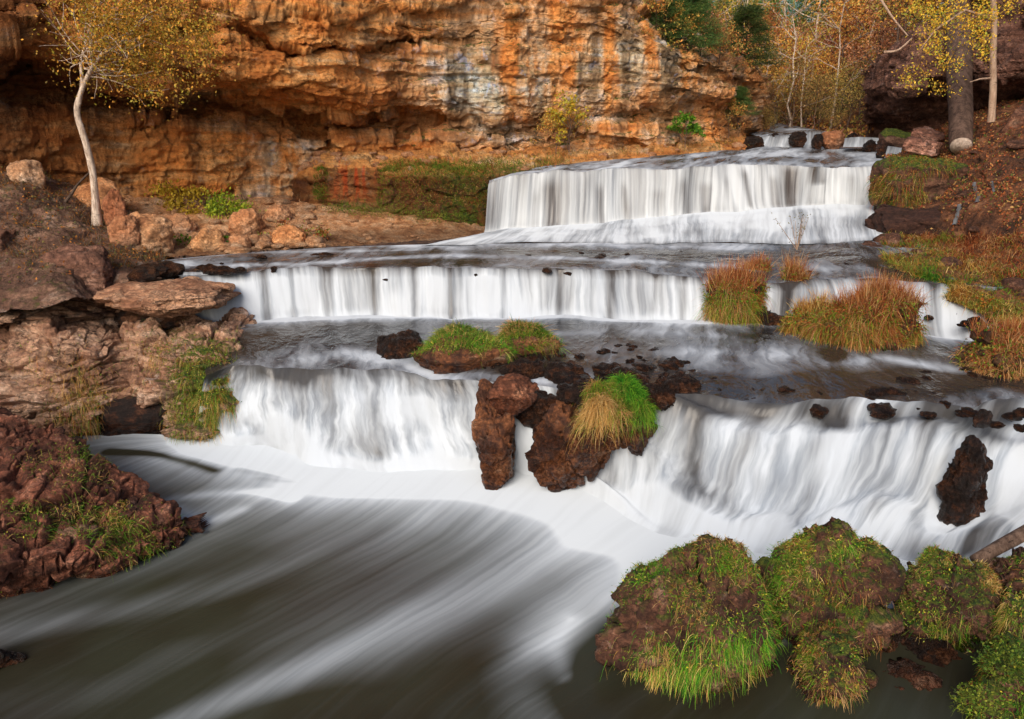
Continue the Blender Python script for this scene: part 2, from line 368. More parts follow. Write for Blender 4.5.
# curtain with darker gaps between the strands
GAPS = [([(548, 180), (552, 224)], .32, -.55), ([(535, 190), (534, 224)], .12, -.3), ([(596, 185), (598, 222)], .14, -.4), ([(622, 185), (624, 220)], .1, -.3), ([(680, 180), (682, 214)], .14, -.35), ([(728, 180), (730, 210)], .1, -.3), ([(748, 172), (750, 208)], .16, -.7), ([(705, 185), (706, 212)], .22, -.35), ([(800, 170), (795, 206)], .34, -.62), ([(780, 180), (778, 206)], .14, -.4), ([(825, 168), (830, 185)], .3, -.45), ([(655, 190), (655, 215)], .25, -.25), ([(868, 180), (870, 205)], .2, -.3)]
def world_gap(G):
    out = np.zeros(G.shape[:2])
    return out
def gap_mask(G, gaps):
    # darker rock between strands, placed along the lip by world x and height
    out = np.zeros(G.shape[:2])
    for pts, w, a in gaps:
        A = Q(pts[0][0], pts[0][1], 23.8); B = Q(pts[1][0], pts[1][1], 23.8)
        zz = np.clip((A[2] - G[..., 2]) / (A[2] - B[2] + 1e-6), -.3, 1.3)
        xx = A[0] + (B[0] - A[0]) * zz
        out += a * np.exp(-((G[..., 0] - xx) / w)**2) * sst(-.25, .15, zz) * (1 - sst(.9, 1.25, zz))
    return out
_sm = strokes_mask
def sm2(G, strokes):
    if strokes and isinstance(strokes[0], tuple) and len(strokes[0]) == 3: return gap_mask(G, strokes)
    return _sm(G, strokes)
strokes_mask = sm2
water('upper_waterfall', [C1, C2], 900, 160, M['w_fallhi'], [(0, .70), (.12, .78), (.5, .80), (.85, .86), (1, .98)], GAPS, profile=steep, amp=.05, fu=5, fv=.2, seed=4, foamnoise=.35, extra=curtain_extra(.28, 1.5, 1))
def apron_prof(q): return q, q + .05 * np.sin(q * 6.283 * 4) * (1 - q)
water('upper_apron', [C2, C3], 800, 180, M['w_fall'], [(0, .98), (.3, .86), (.6, .82), (.9, .8), (1, .5)], profile=apron_prof, amp=.03, fu=2.5, fv=1.4, seed=5, foamnoise=.4)
def riv_extra(G, U, V, t):
    G = G.copy(); s = 1 - t
    G[..., 2] += (.03 * fbm(np.stack([U * .5, V * 1.6, U * 0], -1), 4, 31)) * np.minimum(1, 6 * (1 - t))
    return G
BANDS = [([(180, 262), (300, 262), (450, 256), (600, 258), (760, 262)], Z2, .22, .5), ([(400, 247), (560, 246), (760, 247)], Z2, .35, .55), ([(250, 253), (420, 250)], Z2, .12, .35), ([(500, 263), (680, 268)], Z2, .12, .25),
         ([(800, 262), (900, 262), (960, 270)], Z2, .3, .25), ([(560, 251), (700, 253), (850, 252)], Z2, .2, -.35)]
water('shelf_river', [C3s, C4], 900, 220, M['w_river'], [(0, .6), (.10, .3), (.5, .12), (.9, .14), (1, .35)], BANDS, amp=.012, fu=1.5, fv=2.5, seed=6, foamnoise=.35, extra=riv_extra)
def mid_prof(q): return q + 0 * q, .1 * q + .9 * sst(0, 1, q)
MS = [([(x, 272), (x + dx, 300)], 2.3, w_, -a_) for x, dx, w_, a_ in [(262, 4, .10, .45), (292, 0, .07, .3), (330, -3, .12, .4), (372, 2, .06, .3), (415, 0, .10, .35), (448, 3, .06, .3), (505, 0, .12, .3), (560, -2, .07, .35), (610, 2, .12, .4), (655, 0, .07, .3), (684, 0, .10, .4)]] + [([(840, 285), (870, 292), (925, 290)], 2.3, .14, -.5), ([(905, 305), (960, 312), (1000, 318)], 2.0, .10, -.45), ([(925, 283), (940, 318)], 2.3, .14, -.5), ([(965, 290), (975, 325)], 2.2, .12, -.4), ([(785, 285), (790, 315)], 2.2, .16, -.6)]
water('middle_waterfall', [C4, C5], 1100, 150, M['w_fall'], [(0, .2), (.12, .38), (.28, .75), (.8, .9), (1, 1)], MS, profile=mid_prof, amp=.04, fu=4, fv=.3, seed=7, foamnoise=.45, extra=curtain_extra(.22, 1.8, 2))
def pool_extra(G, U, V, t):
    G = G.copy(); G[..., 2] += .035 * fbm(np.stack([U * .7, V * .9, U * 0], -1), 4, 41) * np.clip(8 * t, 0, 1) * np.clip(8 * (1 - t), 0, 1); return G
MP = [([(230, 322), (400, 319), (560, 319), (700, 323)], Z1, .28, 1.0), ([(700, 325), (760, 324), (800, 326)], Z1, .25, .5),
      ([(560, 335), (640, 333), (720, 338)], Z1, .2, .25), ([(840, 365), (880, 360), (960, 372)], Z1, .25, .4), ([(860, 335), (930, 330), (1000, 345)], Z1, .3, .7),
      ([(600, 350), (700, 352), (800, 358)], Z1, .35, .25), ([(300, 350), (380, 352), (440, 368)], Z1, .3, .45), ([(370, 352), (420, 368), (460, 380)], Z1, .3, .4),
      ([(250, 338), (350, 335), (400, 342)], Z1, .5, -.25), ([(640, 378), (760, 384), (860, 382), (1000, 380)], Z1, .5, -.35),
      ([(480, 372), (540, 376), (580, 372)], Z1, .2, .5)]
water('middle_pool', [C5, [a * .5 + b * .5 for a, b in zip(C5, C6)], C6], 1000, 320, M['w_river'], [(0, .95), (.07, .4), (.25, .16), (.7, .14), (.85, .10), (1, .16)], MP, amp=.02, fu=1.6, fv=.9, seed=8, foamnoise=.45, extra=pool_extra)
def low_extra(G, U, V, t):
    G = G.copy(); x = G[..., 0]
    right = sst(-1.2, 1.2, x); env = np.sin(np.pi * t)
    n = fbm(np.stack([U * .9, V * .8, U * 0], -1), 4, 51)
    ph = 2.2 * fbm(np.stack([U * .30, U * 0 + 9, U * 0], -1), 3, 56)
    ed = sst(0, .12, t) * (1 - sst(.8, 1, t))
    G[..., 2] += right * (env * n * .30 + ed * .115 * np.sin(6.283 * (2.2 * t + ph)))
    G[..., 1] -= right * env * .22 * fbm(np.stack([U * .7, V * .9, U * 0 + 4], -1), 3, 58)
    G[..., 1] -= (1 - right) * env * (.26 * fbm(np.stack([U * 1.1, V * .12, U * 0], -1), 3, 57) + .1)
    return G
LF = [([(700, 412), (800, 412), (900, 420), (1010, 424)], 1.5, .22, -.28), ([(835, 425), (860, 405)], 1.3, .2, -.35), ([(640, 440), (620, 470)], .8, .10, -.15), ([(800, 500), (830, 470)], .6, .25, -.2), ([(1000, 480), (985, 520)], .6, .2, -.3), ([(560, 480), (640, 505), (700, 530)], .1, .2, .3), ([(690, 488), (700, 500)], .35, .10, -.3), ([(745, 440), (790, 420)], 1.2, .2, -.25), ([(935, 430), (920, 470), (925, 520)], .7, .16, -.4), ([(990, 425), (1010, 410)], 1.4, .35, -.4), ([(880, 535), (930, 545), (1000, 540)], .2, .25, -.4), ([(700, 455), (690, 475)], .6, .10, -.15)]
LW = lambda q: (q, .4 * q + .6 * sst(0, 1, q))
FALLG = water('lower_waterfall', [C6, C7], 1300, 320, M['w_low'], [(0, .12), (.09, .18), (.19, .45), (.30, .76), (.5, .85), (.70, .93), (.82, 1), (1, 1)], LF, profile=LW, amp=.035, fu=2.4, fv=.6, seed=9, foamnoise=.85, extra=low_extra)
def lp_extra(G, U, V, t):
    G = G.copy(); G[..., 2] += .03 * fbm(np.stack([U * .6, V * .3, U * 0], -1), 3, 61) * np.clip(6 * t, 0, 1); return G
LP = [([(215, 445), (300, 466), (400, 476), (480, 482), (560, 500), (660, 535), (780, 570)], 0, .9, .6),
      ([(640, 520), (560, 550), (480, 590), (400, 630), (300, 672), (200, 712), (100, 760)], 0, (.55, .14), .36),
      ([(480, 480), (330, 492), (240, 500), (190, 520)], 0, .5, .25),
      ([(290, 500), (250, 492), (170, 500), (200, 520), (240, 510)], 0, .16, .35),
      ([(420, 520), (300, 560), (180, 598), (60, 622), (-20, 640)], 0, (.45, .2), .13),
      ([(700, 560), (640, 575), (590, 600), (545, 640)], 0, .4, .4),
      ([(572, 620), (558, 645), (566, 676)], 0, .15, .28), ([(640, 590), (560, 620), (520, 680), (540, 720)], 0, .3, .12),
      ([(180, 440), (215, 436), (250, 440)], 0, .14, .75), ([(80, 436), (150, 431), (200, 432)], 0, .10, .6),
      ([(110, 452), (160, 455), (215, 470)], 0, .12, -.7), ([(240, 470), (300, 482), (260, 478)], 0, .1, -.2),
      ([(640, 640), (620, 700), (700, 710), (900, 690), (1000, 690)], 0, .5, -.8), ([(770, 690), (900, 640), (1000, 650)], 0, .5, -.6),
      ([(860, 562), (960, 560), (1020, 560)], 0, .35, .6)]
water('lower_pool', [C7, C7b, C7c, C7d], 900, 500, M['w_pool'], [(0, 1), (.12, .84), (.22, .50), (.32, .24), (.45, .07), (.6, .02), (1, .0)], LP, amp=.012, fu=1.2, fv=.2, seed=10, foamnoise=.13, extra=lp_extra)
# the same river carrying on past the frame
b = np.array([[-40, -30, -.12], [30, -30, -.12], [30, 17, -.12], [-40, 17, -.12]])
me = mesh('outer_pool', b, [[[0, 1, 2, 3]]], M['w_pool'], {'foam': np.full(4, .08)}, None, b[:, :2]); tag(obj('outer_pool', me), kind='structure')

# ------------------------------------------------------------------ stone sheets: cliffs and banks
def stone_sheet(name, ctrl, nu, nv, mat, disp, colf=None, mossf=None, wetf=None, kind='structure', smooth_rows=False, flip=1):
    G = loft(ctrl, nu, nv, smooth_rows=smooth_rows); N = gn(G) * flip
    toc = np.array([0, 0, H + 3]) - G
    N = np.where((N * toc).sum(-1, keepdims=True).mean() < 0, -N, N)
    D = disp(G, N); G2 = G + (N * D[..., None] if D.ndim == 2 else D)
    N2 = gn(G2) ; N2 = np.where((N2 * N).sum(-1, keepdims=True) < 0, -N2, N2)
    c = colf(G2, N2, D) if colf else np.ones(G.shape)
    m = mossf(G2, N2) if mossf else np.zeros(G.shape[:2])
    w = wetf(G2, N2) if wetf else np.zeros(G.shape[:2])
    me = mesh(name, G2.reshape(-1, 3), [gridfaces(nv, nu)], mat, {'moss': m, 'wet': w}, c.reshape(-1, 3))
    o = obj(name, me)
    if kind: tag(o, kind=kind)
    return G2, N2, o
def proj(G):
    x, y, z = G[..., 0], G[..., 1], G[..., 2] - H
    d = y * CP - z * SP; up = y * SP + z * CP
    return 512 + F * x / d, 359.5 - F * up / d

# main cliff: rows of one column, bottom to top: (image row, offset of depth); brow strength a1, upper recess a2
cols = [ # px, Y0, rows..., a1, a2
 (-260, 17.5, [215, 108, 104, 60, 46, 34, 22, 16, 8, -4, -90, -330], 1.0, .5),
 (-120, 18.6, [215, 110, 106, 62, 48, 36, 24, 18, 10, -2, -90, -330], 1.0, .5),
 (0, 20, [212, 112, 108, 62, 48, 37, 25, 19, 12, 0, -90, -330], 1.1, .6),
 (60, 21, [210, 114, 110, 72, 58, 46, 32, 25, 16, 4, -90, -330], 1.2, .5),
 (120, 22, [208, 119, 115, 86, 73, 60, 40, 30, 22, 8, -90, -330], 1.2, .35),
 (180, 22.8, [206, 126, 122, 92, 79, 66, 38, 28, 18, 4, -90, -330], 1.15, .3),
 (230, 23.6, [204, 131, 127, 97, 84, 72, 40, 33, 20, 6, -90, -330], 1.1, .8),
 (290, 24.3, [203, 137, 133, 113, 101, 88, 62, 56, 38, 18, -90, -330], 1.05, 1.2),
 (330, 24.8, [202, 140, 136, 120, 109, 97, 62, 54, 46, 25, -90, -330], 1.0, 1.3),
 (375, 25.5, [180, 139, 136, 118, 107, 94, 54, 46, 42, 28, -90, -330], .6, 1.1),
 (430, 26.2, [175, 138, 136, 120, 110, 95, 52, 42, 34, 24, -90, -330], .35, .4),
 (490, 26.6, [175, 138, 136, 126, 118, 104, 60, 42, 30, 20, -90, -300], .3, .15),
 (550, 27.2, [172, 134, 132, 122, 112, 100, 60, 42, 26, 10, -80, -160], .15, .3),
 (600, 27.8, [170, 130, 126, 118, 106, 92, 60, 42, 25, 5, -50, -60], .3, .2),
 (650, 28.6, [165, 128, 122, 112, 100, 88, 70, 58, 48, 38, 28, 10], .5, .3),
 (700, 30, [158, 124, 118, 108, 98, 88, 78, 70, 64, 58, 50, 40], .5, .3),
 (735, 31.5, [152, 126, 120, 112, 102, 94, 86, 80, 74, 70, 66, 60], .4, .2),
 (752, 34, [150, 128, 122, 114, 106, 100, 94, 90, 86, 82, 78, 70], .2, .1),
 (762, 40, [148, 130, 126, 120, 112, 106, 100, 96, 92, 90, 88, 84], .1, .1)]
off1 = [0, -.15, .65, .85, -1.2, -1.6, -1.3, -1.2, -1.1, -1.1, -1.0, -1.0]
off2 = [0, 0, 0, 0, 0, 0, -.25, .95, -.5, -.7, -.5, -.5]
ctrl = []
for k in range(12):
    row = []
    for px, Y0, rows, a1, a2 in cols:
        Y = Y0 + off1[k] * a1 + off2[k] * a2
        if px >= 600 and k >= 10: Y += (k - 9) * 2.0
        row.append(Q(px, rows[k], Y))
    ctrl.append(row)
def cliff_disp(G, N):
    x, y, z = G[..., 0], G[..., 1], G[..., 2]
    W = np.stack([x, y, z], -1); wz = z + .35 * fbm(W * .35, 3, 70) + .05 * x
    D = .45 * fbm(W * .45, 4, 71)
    v, e = cells(np.stack([x * .55, y * .4, wz * 1.15], -1) + .6 * fbm(W * .7, 4, 77)[..., None], 72)
    D += (v - .5) * .44 - .03 * (1 - sst(0, .09, e))
    v2, e2 = cells(np.stack([x * 1.7, y * 1.3, wz * 3.1], -1) + .5 * fbm(W * 1.6, 4, 78)[..., None], 74)
    D += (v2 - .5) * .15 - .01 * (1 - sst(0, .1, e2))
    for fr, am, sd in ((1.3, .20, 1), (3.6, .10, 2), (10, .035, 3)):
        L = wz * fr; i = np.floor(L); f = L - i
        h0 = _h(i.astype(np.int64), 0, 0, sd); h1 = _h(i.astype(np.int64) + 1, 0, 0, sd)
        m = .5 + .5 * np.clip(1.6 * fbm(np.stack([x * .3, y * .3, wz * .8], -1), 2, 90 + sd), -1, 1)
        D += am * m * ((h0 + (h1 - h0) * sst(.9, 1., f)) - .5) * 2
    D += .10 * ridged(W * 1.7, 5, 80) + .05 * ridged(W * 4.6, 4, 82) + .04 * fbm(W * 9, 3, 81)
    fade = sst(0, 1.2, z - 2.6)
    return D * 1.15
def cliff_col(G, N, D):
    px, py = G[..., 0], G[..., 1]; a, b = proj(G); z = G[..., 2]
    c = np.ones(G.shape)
    n = fbm(G * .8, 5, 95); nv_ = fbm(np.stack([G[..., 0] * 2.2, G[..., 1] * 1., z * .25], -1), 5, 96)
    def mixc(m, col): 
        m = np.clip(m, 0, 1)[..., None]; return c * (1 - m) + np.array(col) * m
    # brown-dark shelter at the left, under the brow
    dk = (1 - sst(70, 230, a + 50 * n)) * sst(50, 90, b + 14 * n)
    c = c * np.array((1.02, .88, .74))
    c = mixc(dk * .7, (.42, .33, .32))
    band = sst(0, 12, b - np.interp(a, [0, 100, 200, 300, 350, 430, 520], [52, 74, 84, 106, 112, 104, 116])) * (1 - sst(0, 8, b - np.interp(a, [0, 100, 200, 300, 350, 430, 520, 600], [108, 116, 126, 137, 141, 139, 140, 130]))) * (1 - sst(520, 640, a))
    c = mixc(band * .55, (.42, .32, .33))  # deepens the brow's shadow by painting the recess darker
    # pale grey wash with black seeps
    g = np.exp(-((a - 285) / 26)**2) * sst(135, 145, b) + 1.0 * np.exp(-((a - 490) / 80)**2 - ((b - 80) / 45)**2) + .7 * np.exp(-((a - 650) / 70)**2 - ((b - 60) / 40)**2) + .3 * sst(420, 500, a)
    c = mixc(g * sst(-.35, .2, nv_ + .3 * n) * .95, (.86, 1.5, 3.2))
    c = mixc(sst(.12, .4, nv_) * (.35 + .4 * g), (.16, .18, .24))
    c = mixc(.9 * sst(.2, .5, fbm(G * 1.3, 5, 99)) * sst(430, 520, a) * .5, (.12, .14, .2))
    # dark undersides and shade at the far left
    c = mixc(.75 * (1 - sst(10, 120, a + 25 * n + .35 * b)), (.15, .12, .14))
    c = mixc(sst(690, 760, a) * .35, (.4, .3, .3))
    return c
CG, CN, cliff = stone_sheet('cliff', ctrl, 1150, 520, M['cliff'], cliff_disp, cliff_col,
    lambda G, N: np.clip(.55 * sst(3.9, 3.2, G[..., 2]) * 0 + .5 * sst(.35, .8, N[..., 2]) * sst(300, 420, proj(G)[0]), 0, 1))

# bench under the cliff: mossy iron-stained wall and rubble shelf
bc = []
for rr in range(6):
    row = []
    for px, Yw, rb, rt, rk, Yk in [(290, 23.6, 206, 196, 190, 25), (316, 23.3, 208, 170, 152, 25.3), (350, 23.2, 209, 168, 146, 25.6), (400, 23.1, 210, 166, 145, 26.3), (450, 22.9, 212, 167, 145, 26.8), (490, 22.6, 220, 172, 146, 27.3), (520, 23.2, 215, 172, 147, 27.8), (570, 24.6, 190, 166, 146, 28.5), (630, 26.2, 175, 160, 142, 29.5), (690, 28.2, 165, 154, 138, 31), (745, 30.0, 158, 148, 136, 33)]:
        pts = [(rb + 8, Yw), (rb - 6, Yw), (rt + 5, Yw + .12), (rt, Yw + .35), ((rt + rk) / 2, (Yw + Yk) / 2), (rk, Yk)]
        row.append(Q(px, *pts[rr]))
    bc.append(row)
def bench_disp(G, N):
    v, e = cells(G * np.array([1.3, 1.3, 2.2]), 105)
    v2, e2 = cells(G * np.array([3.2, 3.2, 5]), 106)
    return .26 * (v - .5) - .05 * (1 - sst(0, .1, e)) + .12 * (v2 - .5) + .05 * fbm(G * np.array([7, 7, 1.]), 3, 107) + .12 * fbm(G * 1.5, 4, 104) + .05 * ridged(G * 4, 4, 103)
def bench_col(G, N, D):
    a, b = proj(G); c = np.ones(G.shape); n = fbm(np.stack([G[..., 0] * 3, G[..., 1], G[..., 2] * .3], -1), 4, 108)
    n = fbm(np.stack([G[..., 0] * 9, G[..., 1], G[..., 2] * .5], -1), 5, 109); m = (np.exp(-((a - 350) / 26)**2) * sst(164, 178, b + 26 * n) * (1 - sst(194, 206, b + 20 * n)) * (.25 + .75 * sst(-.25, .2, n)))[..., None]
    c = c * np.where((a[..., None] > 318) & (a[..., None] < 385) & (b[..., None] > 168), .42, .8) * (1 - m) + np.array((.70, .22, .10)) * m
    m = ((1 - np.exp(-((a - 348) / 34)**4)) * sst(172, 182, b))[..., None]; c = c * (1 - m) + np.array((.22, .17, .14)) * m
    return c
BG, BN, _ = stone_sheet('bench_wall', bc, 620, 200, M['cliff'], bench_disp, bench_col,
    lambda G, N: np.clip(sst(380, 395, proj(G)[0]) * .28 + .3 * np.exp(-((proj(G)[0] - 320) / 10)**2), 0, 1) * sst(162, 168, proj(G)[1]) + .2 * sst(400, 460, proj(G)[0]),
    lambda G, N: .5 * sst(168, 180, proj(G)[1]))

# gravel shore at the foot of the cliff, sloping to the shelf river
gc = [[P(80, 262, Z2 - .05), P(180, 258, Z2 - .05), P(260, 252, Z2 - .05), P(340, 247, Z2 - .05), P(420, 242, Z2 - .05), P(520, 238, Z2 - .05)],
      [Q(80, 235, 19.6), Q(180, 238, 20), Q(260, 240, 20.4), Q(340, 238, 21), Q(420, 236, 21.5), Q(520, 234, 22)],
      [Q(80, 195, 21.5), Q(180, 200, 22.3), Q(260, 205, 22.8), Q(340, 209, 23.2), Q(420, 213, 23.4), Q(520, 218, 23.6)],
      [Q(80, 180, 23.5), Q(180, 188, 24.5), Q(260, 192, 25), Q(340, 195, 25.5), Q(420, 200, 25.5), Q(520, 205, 25.5)]]
SG, SN, _ = stone_sheet('gravel_shore', gc, 500, 220, M['sand'], lambda G, N: .07 * ridged(G * 1.6, 4, 111) + .05 * fbm(G * 5, 4, 112), lambda G, N, D: np.ones(G.shape) * np.clip(1.0 - .6 * sst(3.05, 2.8, G[..., 2]), .3, 1)[..., None] * np.array((1.05, .95, .85)))

# left bank slope with scrub
lc = [[P(-260, 332, Z1), P(-120, 325, Z1 + .2), P(0, 314, Z1 + .6), P(60, 305, Z1 + .9), P(105, 296, 2.3), P(125, 283, 2.6), P(160, 274, 2.6)],
      [Q(-260, 270, 15.5), Q(-120, 262, 16), Q(0, 255, 16.4), Q(50, 252, 16.8), Q(95, 258, 17.2), Q(128, 256, 17.8), Q(165, 262, 18.3)],
      [Q(-260, 200, 17.5), Q(-120, 195, 18), Q(0, 190, 18.5), Q(40, 196, 19), Q(90, 212, 19.5), Q(130, 225, 19.8), Q(170, 245, 20)],
      [Q(-260, 160, 20), Q(-120, 160, 20.5), Q(0, 163, 20.8), Q(40, 172, 21), Q(90, 190, 21.5), Q(130, 205, 22), Q(175, 225, 22)],
      [Q(-260, 150, 22), Q(-120, 150, 23), Q(0, 150, 23.5), Q(40, 160, 23.5), Q(90, 175, 24), Q(130, 190, 24.5), Q(175, 210, 24.5)]]
LG, LN, _ = stone_sheet('left_bank', lc, 420, 360, M['outcrop'], lambda G, N: .18 * ridged(G * .9, 5, 121) + .10 * fbm(G * 3, 4, 122), lambda G, N, D: np.ones(G.shape) * np.array((1.35, 1.4, 1.35)), lambda G, N: .35 * sst(.4, .8, N[..., 2]))

# right bank: leaf-covered slope and dark ledge
rc = [[Q(868, 268, 19.2), Q(900, 284, 17.3), Q(960, 306, 15.6), Q(1040, 332, 14.5), Q(1250, 350, 13.8)],
      [Q(868, 250, 19.8), Q(900, 266, 17.6), Q(960, 286, 15.9), Q(1040, 310, 14.8), Q(1250, 330, 14)],
      [Q(882, 238, 21.5), Q(910, 240, 21), Q(960, 245, 19.5), Q(1040, 250, 17.5), Q(1250, 255, 16)],
      [Q(884, 208, 22.5), Q(915, 210, 22.2), Q(960, 208, 20.5), Q(1040, 205, 18.6), Q(1250, 205, 17)],
      [Q(884, 200, 24), Q(915, 200, 23.5), Q(960, 195, 21.8), Q(1040, 180, 20), Q(1250, 160, 18)],
      [Q(886, 160, 25), Q(925, 158, 25), Q(960, 152, 24), Q(1040, 120, 22.5), Q(1250, 90, 20)],
      [Q(880, 150, 32), Q(925, 135, 29), Q(960, 118, 28), Q(1040, 96, 26), Q(1250, 60, 24)]]
def rb_disp(G, N):
    v, e = cells(G * np.array([1, 1, 1.8]), 133)
    return .14 * fbm(G * 1.2, 4, 131) + .06 * ridged(G * 3.5, 4, 132) + .12 * (v - .5)
RG, RN, _ = stone_sheet('right_bank', rc, 460, 420, M['soil'], rb_disp, lambda G, N, D: np.ones(G.shape) * (1.5 - 1.1 * (np.exp(-((proj(G)[1] - 222) / 16)**2) * sst(975, 900, proj(G)[0]))[..., None]) * np.array((1, .85, .8)),
    lambda G, N: .5 * np.exp(-((proj(G)[1] - 180) / 25)**2) * sst(940, 915, proj(G)[0]) + .12)

# dark overhanging outcrop above the right bank
oc = []
for k in range(9):
    row = []
    for px, Y0, rows, a in [(868, 35, [142, 128, 122, 112, 102, 94, 86, 78, 72], 1.2), (882, 31, [142, 128, 120, 108, 94, 82, 70, 60, 52], 2.0), (905, 29, [140, 126, 116, 104, 88, 74, 60, 50, 42], 1.8), (930, 28.5, [132, 120, 108, 96, 78, 62, 48, 36, 28], 1.3), (960, 28, [124, 112, 104, 92, 72, 55, 38, 20, 10], 1.5), (995, 27, [118, 108, 100, 92, 76, 58, 25, -30, -120], 1.9), (1040, 26, [108, 98, 92, 84, 70, 50, 20, -40, -150], 1.8), (1250, 22, [80, 70, 60, 50, 30, 10, -20, -80, -200], 1.6)]:
        off = [.9, 1.1, 1.1, .4, -.6, -.7, -.3, .2, 1.2][k]
        row.append(Q(px, rows[k], Y0 + off * a))
    oc.append(row)
OG, ON, _ = stone_sheet('rock_outcrop', oc, 420, 380, M['outcrop'], lambda G, N: cliff_disp(G, N) * .9, lambda G, N, D: np.ones(G.shape) * (1.0 + .25 * D[..., None]) * np.array((1.05, .92, .9)), lambda G, N: .3 * sst(.3, .7, N[..., 2]))

# wooded hill behind
hc = []
for rr, (rows, Ys) in enumerate([((150, 150, 146, 142, 142, 140), (30, 32, 36, 37, 35, 32)), ((120, 120, 130, 130, 120, 100), (36, 36, 42, 42, 38, 35)), ((65, 76, 86, 86, 74, 55), (45, 45, 52, 52, 46, 42)), ((45, 62, 72, 72, 46, 10), (58, 60, 64, 64, 58, 52)), ((40, 66, 76, 76, 44, 0), (90, 95, 95, 95, 90, 85))]):
    hc.append([Q(px, r, Y) for px, r, Y in zip((560, 660, 740, 800, 880, 1100), rows, Ys)])
HG, HN, _ = stone_sheet('hillside', hc, 300, 260, M['soil'], lambda G, N: .5 * fbm(G * .25, 4, 141) + .15 * fbm(G * 1.1, 3, 142), lambda G, N, D: np.ones(G.shape) * np.array((1.5, 1.1, .8)), lambda G, N: .25 + 0 * G[..., 0], smooth_rows=True)
# river bed and wide ground to the horizon
def flat(name, L, mat, c=(1, 1, 1)):
    V = np.array(L, float); me = mesh(name, V, [[[0, 1, 2, 3]]], mat, {'moss': np.zeros(4), 'wet': np.zeros(4)}, np.ones((4, 3)) * np.array(c)); tag(obj(name, me), kind='structure')
flat('ground', [(-400, -200, -1.2), (400, -200, -1.2), (400, 600, -1.2), (-400, 600, -1.2)], M['soil'])
def shiftc(Cc, dy, dz): return [np.array(p) + np.array([0, dy, dz]) for p in Cc]
bedc = [shiftc(C7, .5, -1.2), shiftc(C7, .6, -.35), shiftc(C6, .75, -.45), shiftc(C5, .45, -.3), shiftc(C4, .5, -.3), shiftc(C3, .4, -.35), shiftc(C2, .6, -.3), shiftc(C1, .9, -.25), shiftc(C0, 1, -.3), shiftc(C0, 12, -.5)]
stone_sheet('river_bed', np.array(bedc), 260, 260, M['wetrock'], lambda G, N: .05 * fbm(G * 1.5, 4, 151))

# ------------------------------------------------------------------ boulders
import bmesh
_ico = {}
def ico(n):
    if n not in _ico:
        bm = bmesh.new(); bmesh.ops.create_icosphere(bm, subdivisions=n, radius=1); bm.verts.ensure_lookup_table()
        _ico[n] = (np.array([v.co[:] for v in bm.verts]), np.array([[v.index for v in f.verts] for f in bm.faces])); bm.free()
    return _ico[n]
def vnorm(V, Fc):
    n = np.cross(V[Fc[:, 1]] - V[Fc[:, 0]], V[Fc[:, 2]] - V[Fc[:, 0]]); N = np.zeros(V.shape)
    for k in range(3): np.add.at(N, Fc[:, k], n)
    return N / (np.linalg.norm(N, axis=1, keepdims=True) + 1e-12)
def rock_geo(size3, seed, sub=5, planes=14, rough=.12, strata=0., boxy=1., detail=.02, cut=.6, taper=0., lean=0., chip=.10):
    D, Fc = ico(sub); r = np.random.RandomState(seed); p = D.copy()
    if boxy > 1: p = np.sign(D) * np.abs(D)**(1 / boxy); nn = np.linalg.norm(D, axis=1, keepdims=True)
    if boxy > 1: p = D / (np.abs(D)**(boxy * 2)).sum(1, keepdims=True)**(1 / (boxy * 2))
    L = np.linalg.norm(p, axis=1); d = p / L[:, None]
    for k in range(planes):
        n = r.normal(size=3); n /= np.linalg.norm(n); dist = r.uniform(cut, .97) * (1 if boxy == 1 else 1.15)
        c = d @ n; lim = np.where(c > .05, dist / np.maximum(c, .05), 99); L = np.minimum(L, lim)
    p = d * L[:, None]; s = np.array(size3) / 2
    w = p * s; o = r.uniform(0, 50, 3); m = s.mean()
    L2 = 1 + rough * fbm(w / m * 1.3 + o, 5, seed) + rough * .5 * ridged(w / m * 2.6 + o, 4, seed + 3)
    w = w * L2[:, None]
    if strata:
        z = w[:, 2] + .12 * m * fbm(w / m * .8 + o, 2, seed + 9); S = 0
        for fr, am in ((3.2 / s[2] * .5, 1.), (9 / s[2] * .5, .5)):
            q = z * fr; i = np.floor(q); f = q - i; h0 = _h(i.astype(np.int64), 0, seed, 5); h1 = _h(i.astype(np.int64) + 1, 0, seed, 5)
            S = S + am * ((h0 + (h1 - h0) * sst(.7, 1, f)) - .5)
        k = 1 + strata * S; w[:, 0] *= k; w[:, 1] *= k
    v0, e0 = cells(w / m * np.array([1.1, 1.1, 1.6]) + o + .4 * fbm(w / m * 1.5, 3, seed + 2)[:, None], seed + 21)
    w = w * (1 + chip * (v0 - .5) * 1.6 - chip * .5 * (1 - sst(0, .12, e0)))[:, None]
    if taper:
        zz = np.clip((w[:, 2] / s[2] + 1) / 2, 0, 1); kk = 1 - taper * zz**1.3; w[:, 0] = w[:, 0] * kk + lean * s[0] * zz; w[:, 1] *= kk
    lo, hi = w.min(0), w.max(0); w = (w - (lo + hi) / 2) / ((hi - lo) / 2) * s
    N = vnorm(w, Fc); v, e = cells(w / m * 1.8 + o, seed)
    w = w + N * (detail * (fbm(w * 6 + o, 4, seed + 11) * 1.2 + ridged(w * 13, 3, seed + 12) * .6 + (v - .5) * 2.2 - .8 * (1 - sst(0, .1, e))))[:, None]
    return w, Fc, vnorm(w, Fc)
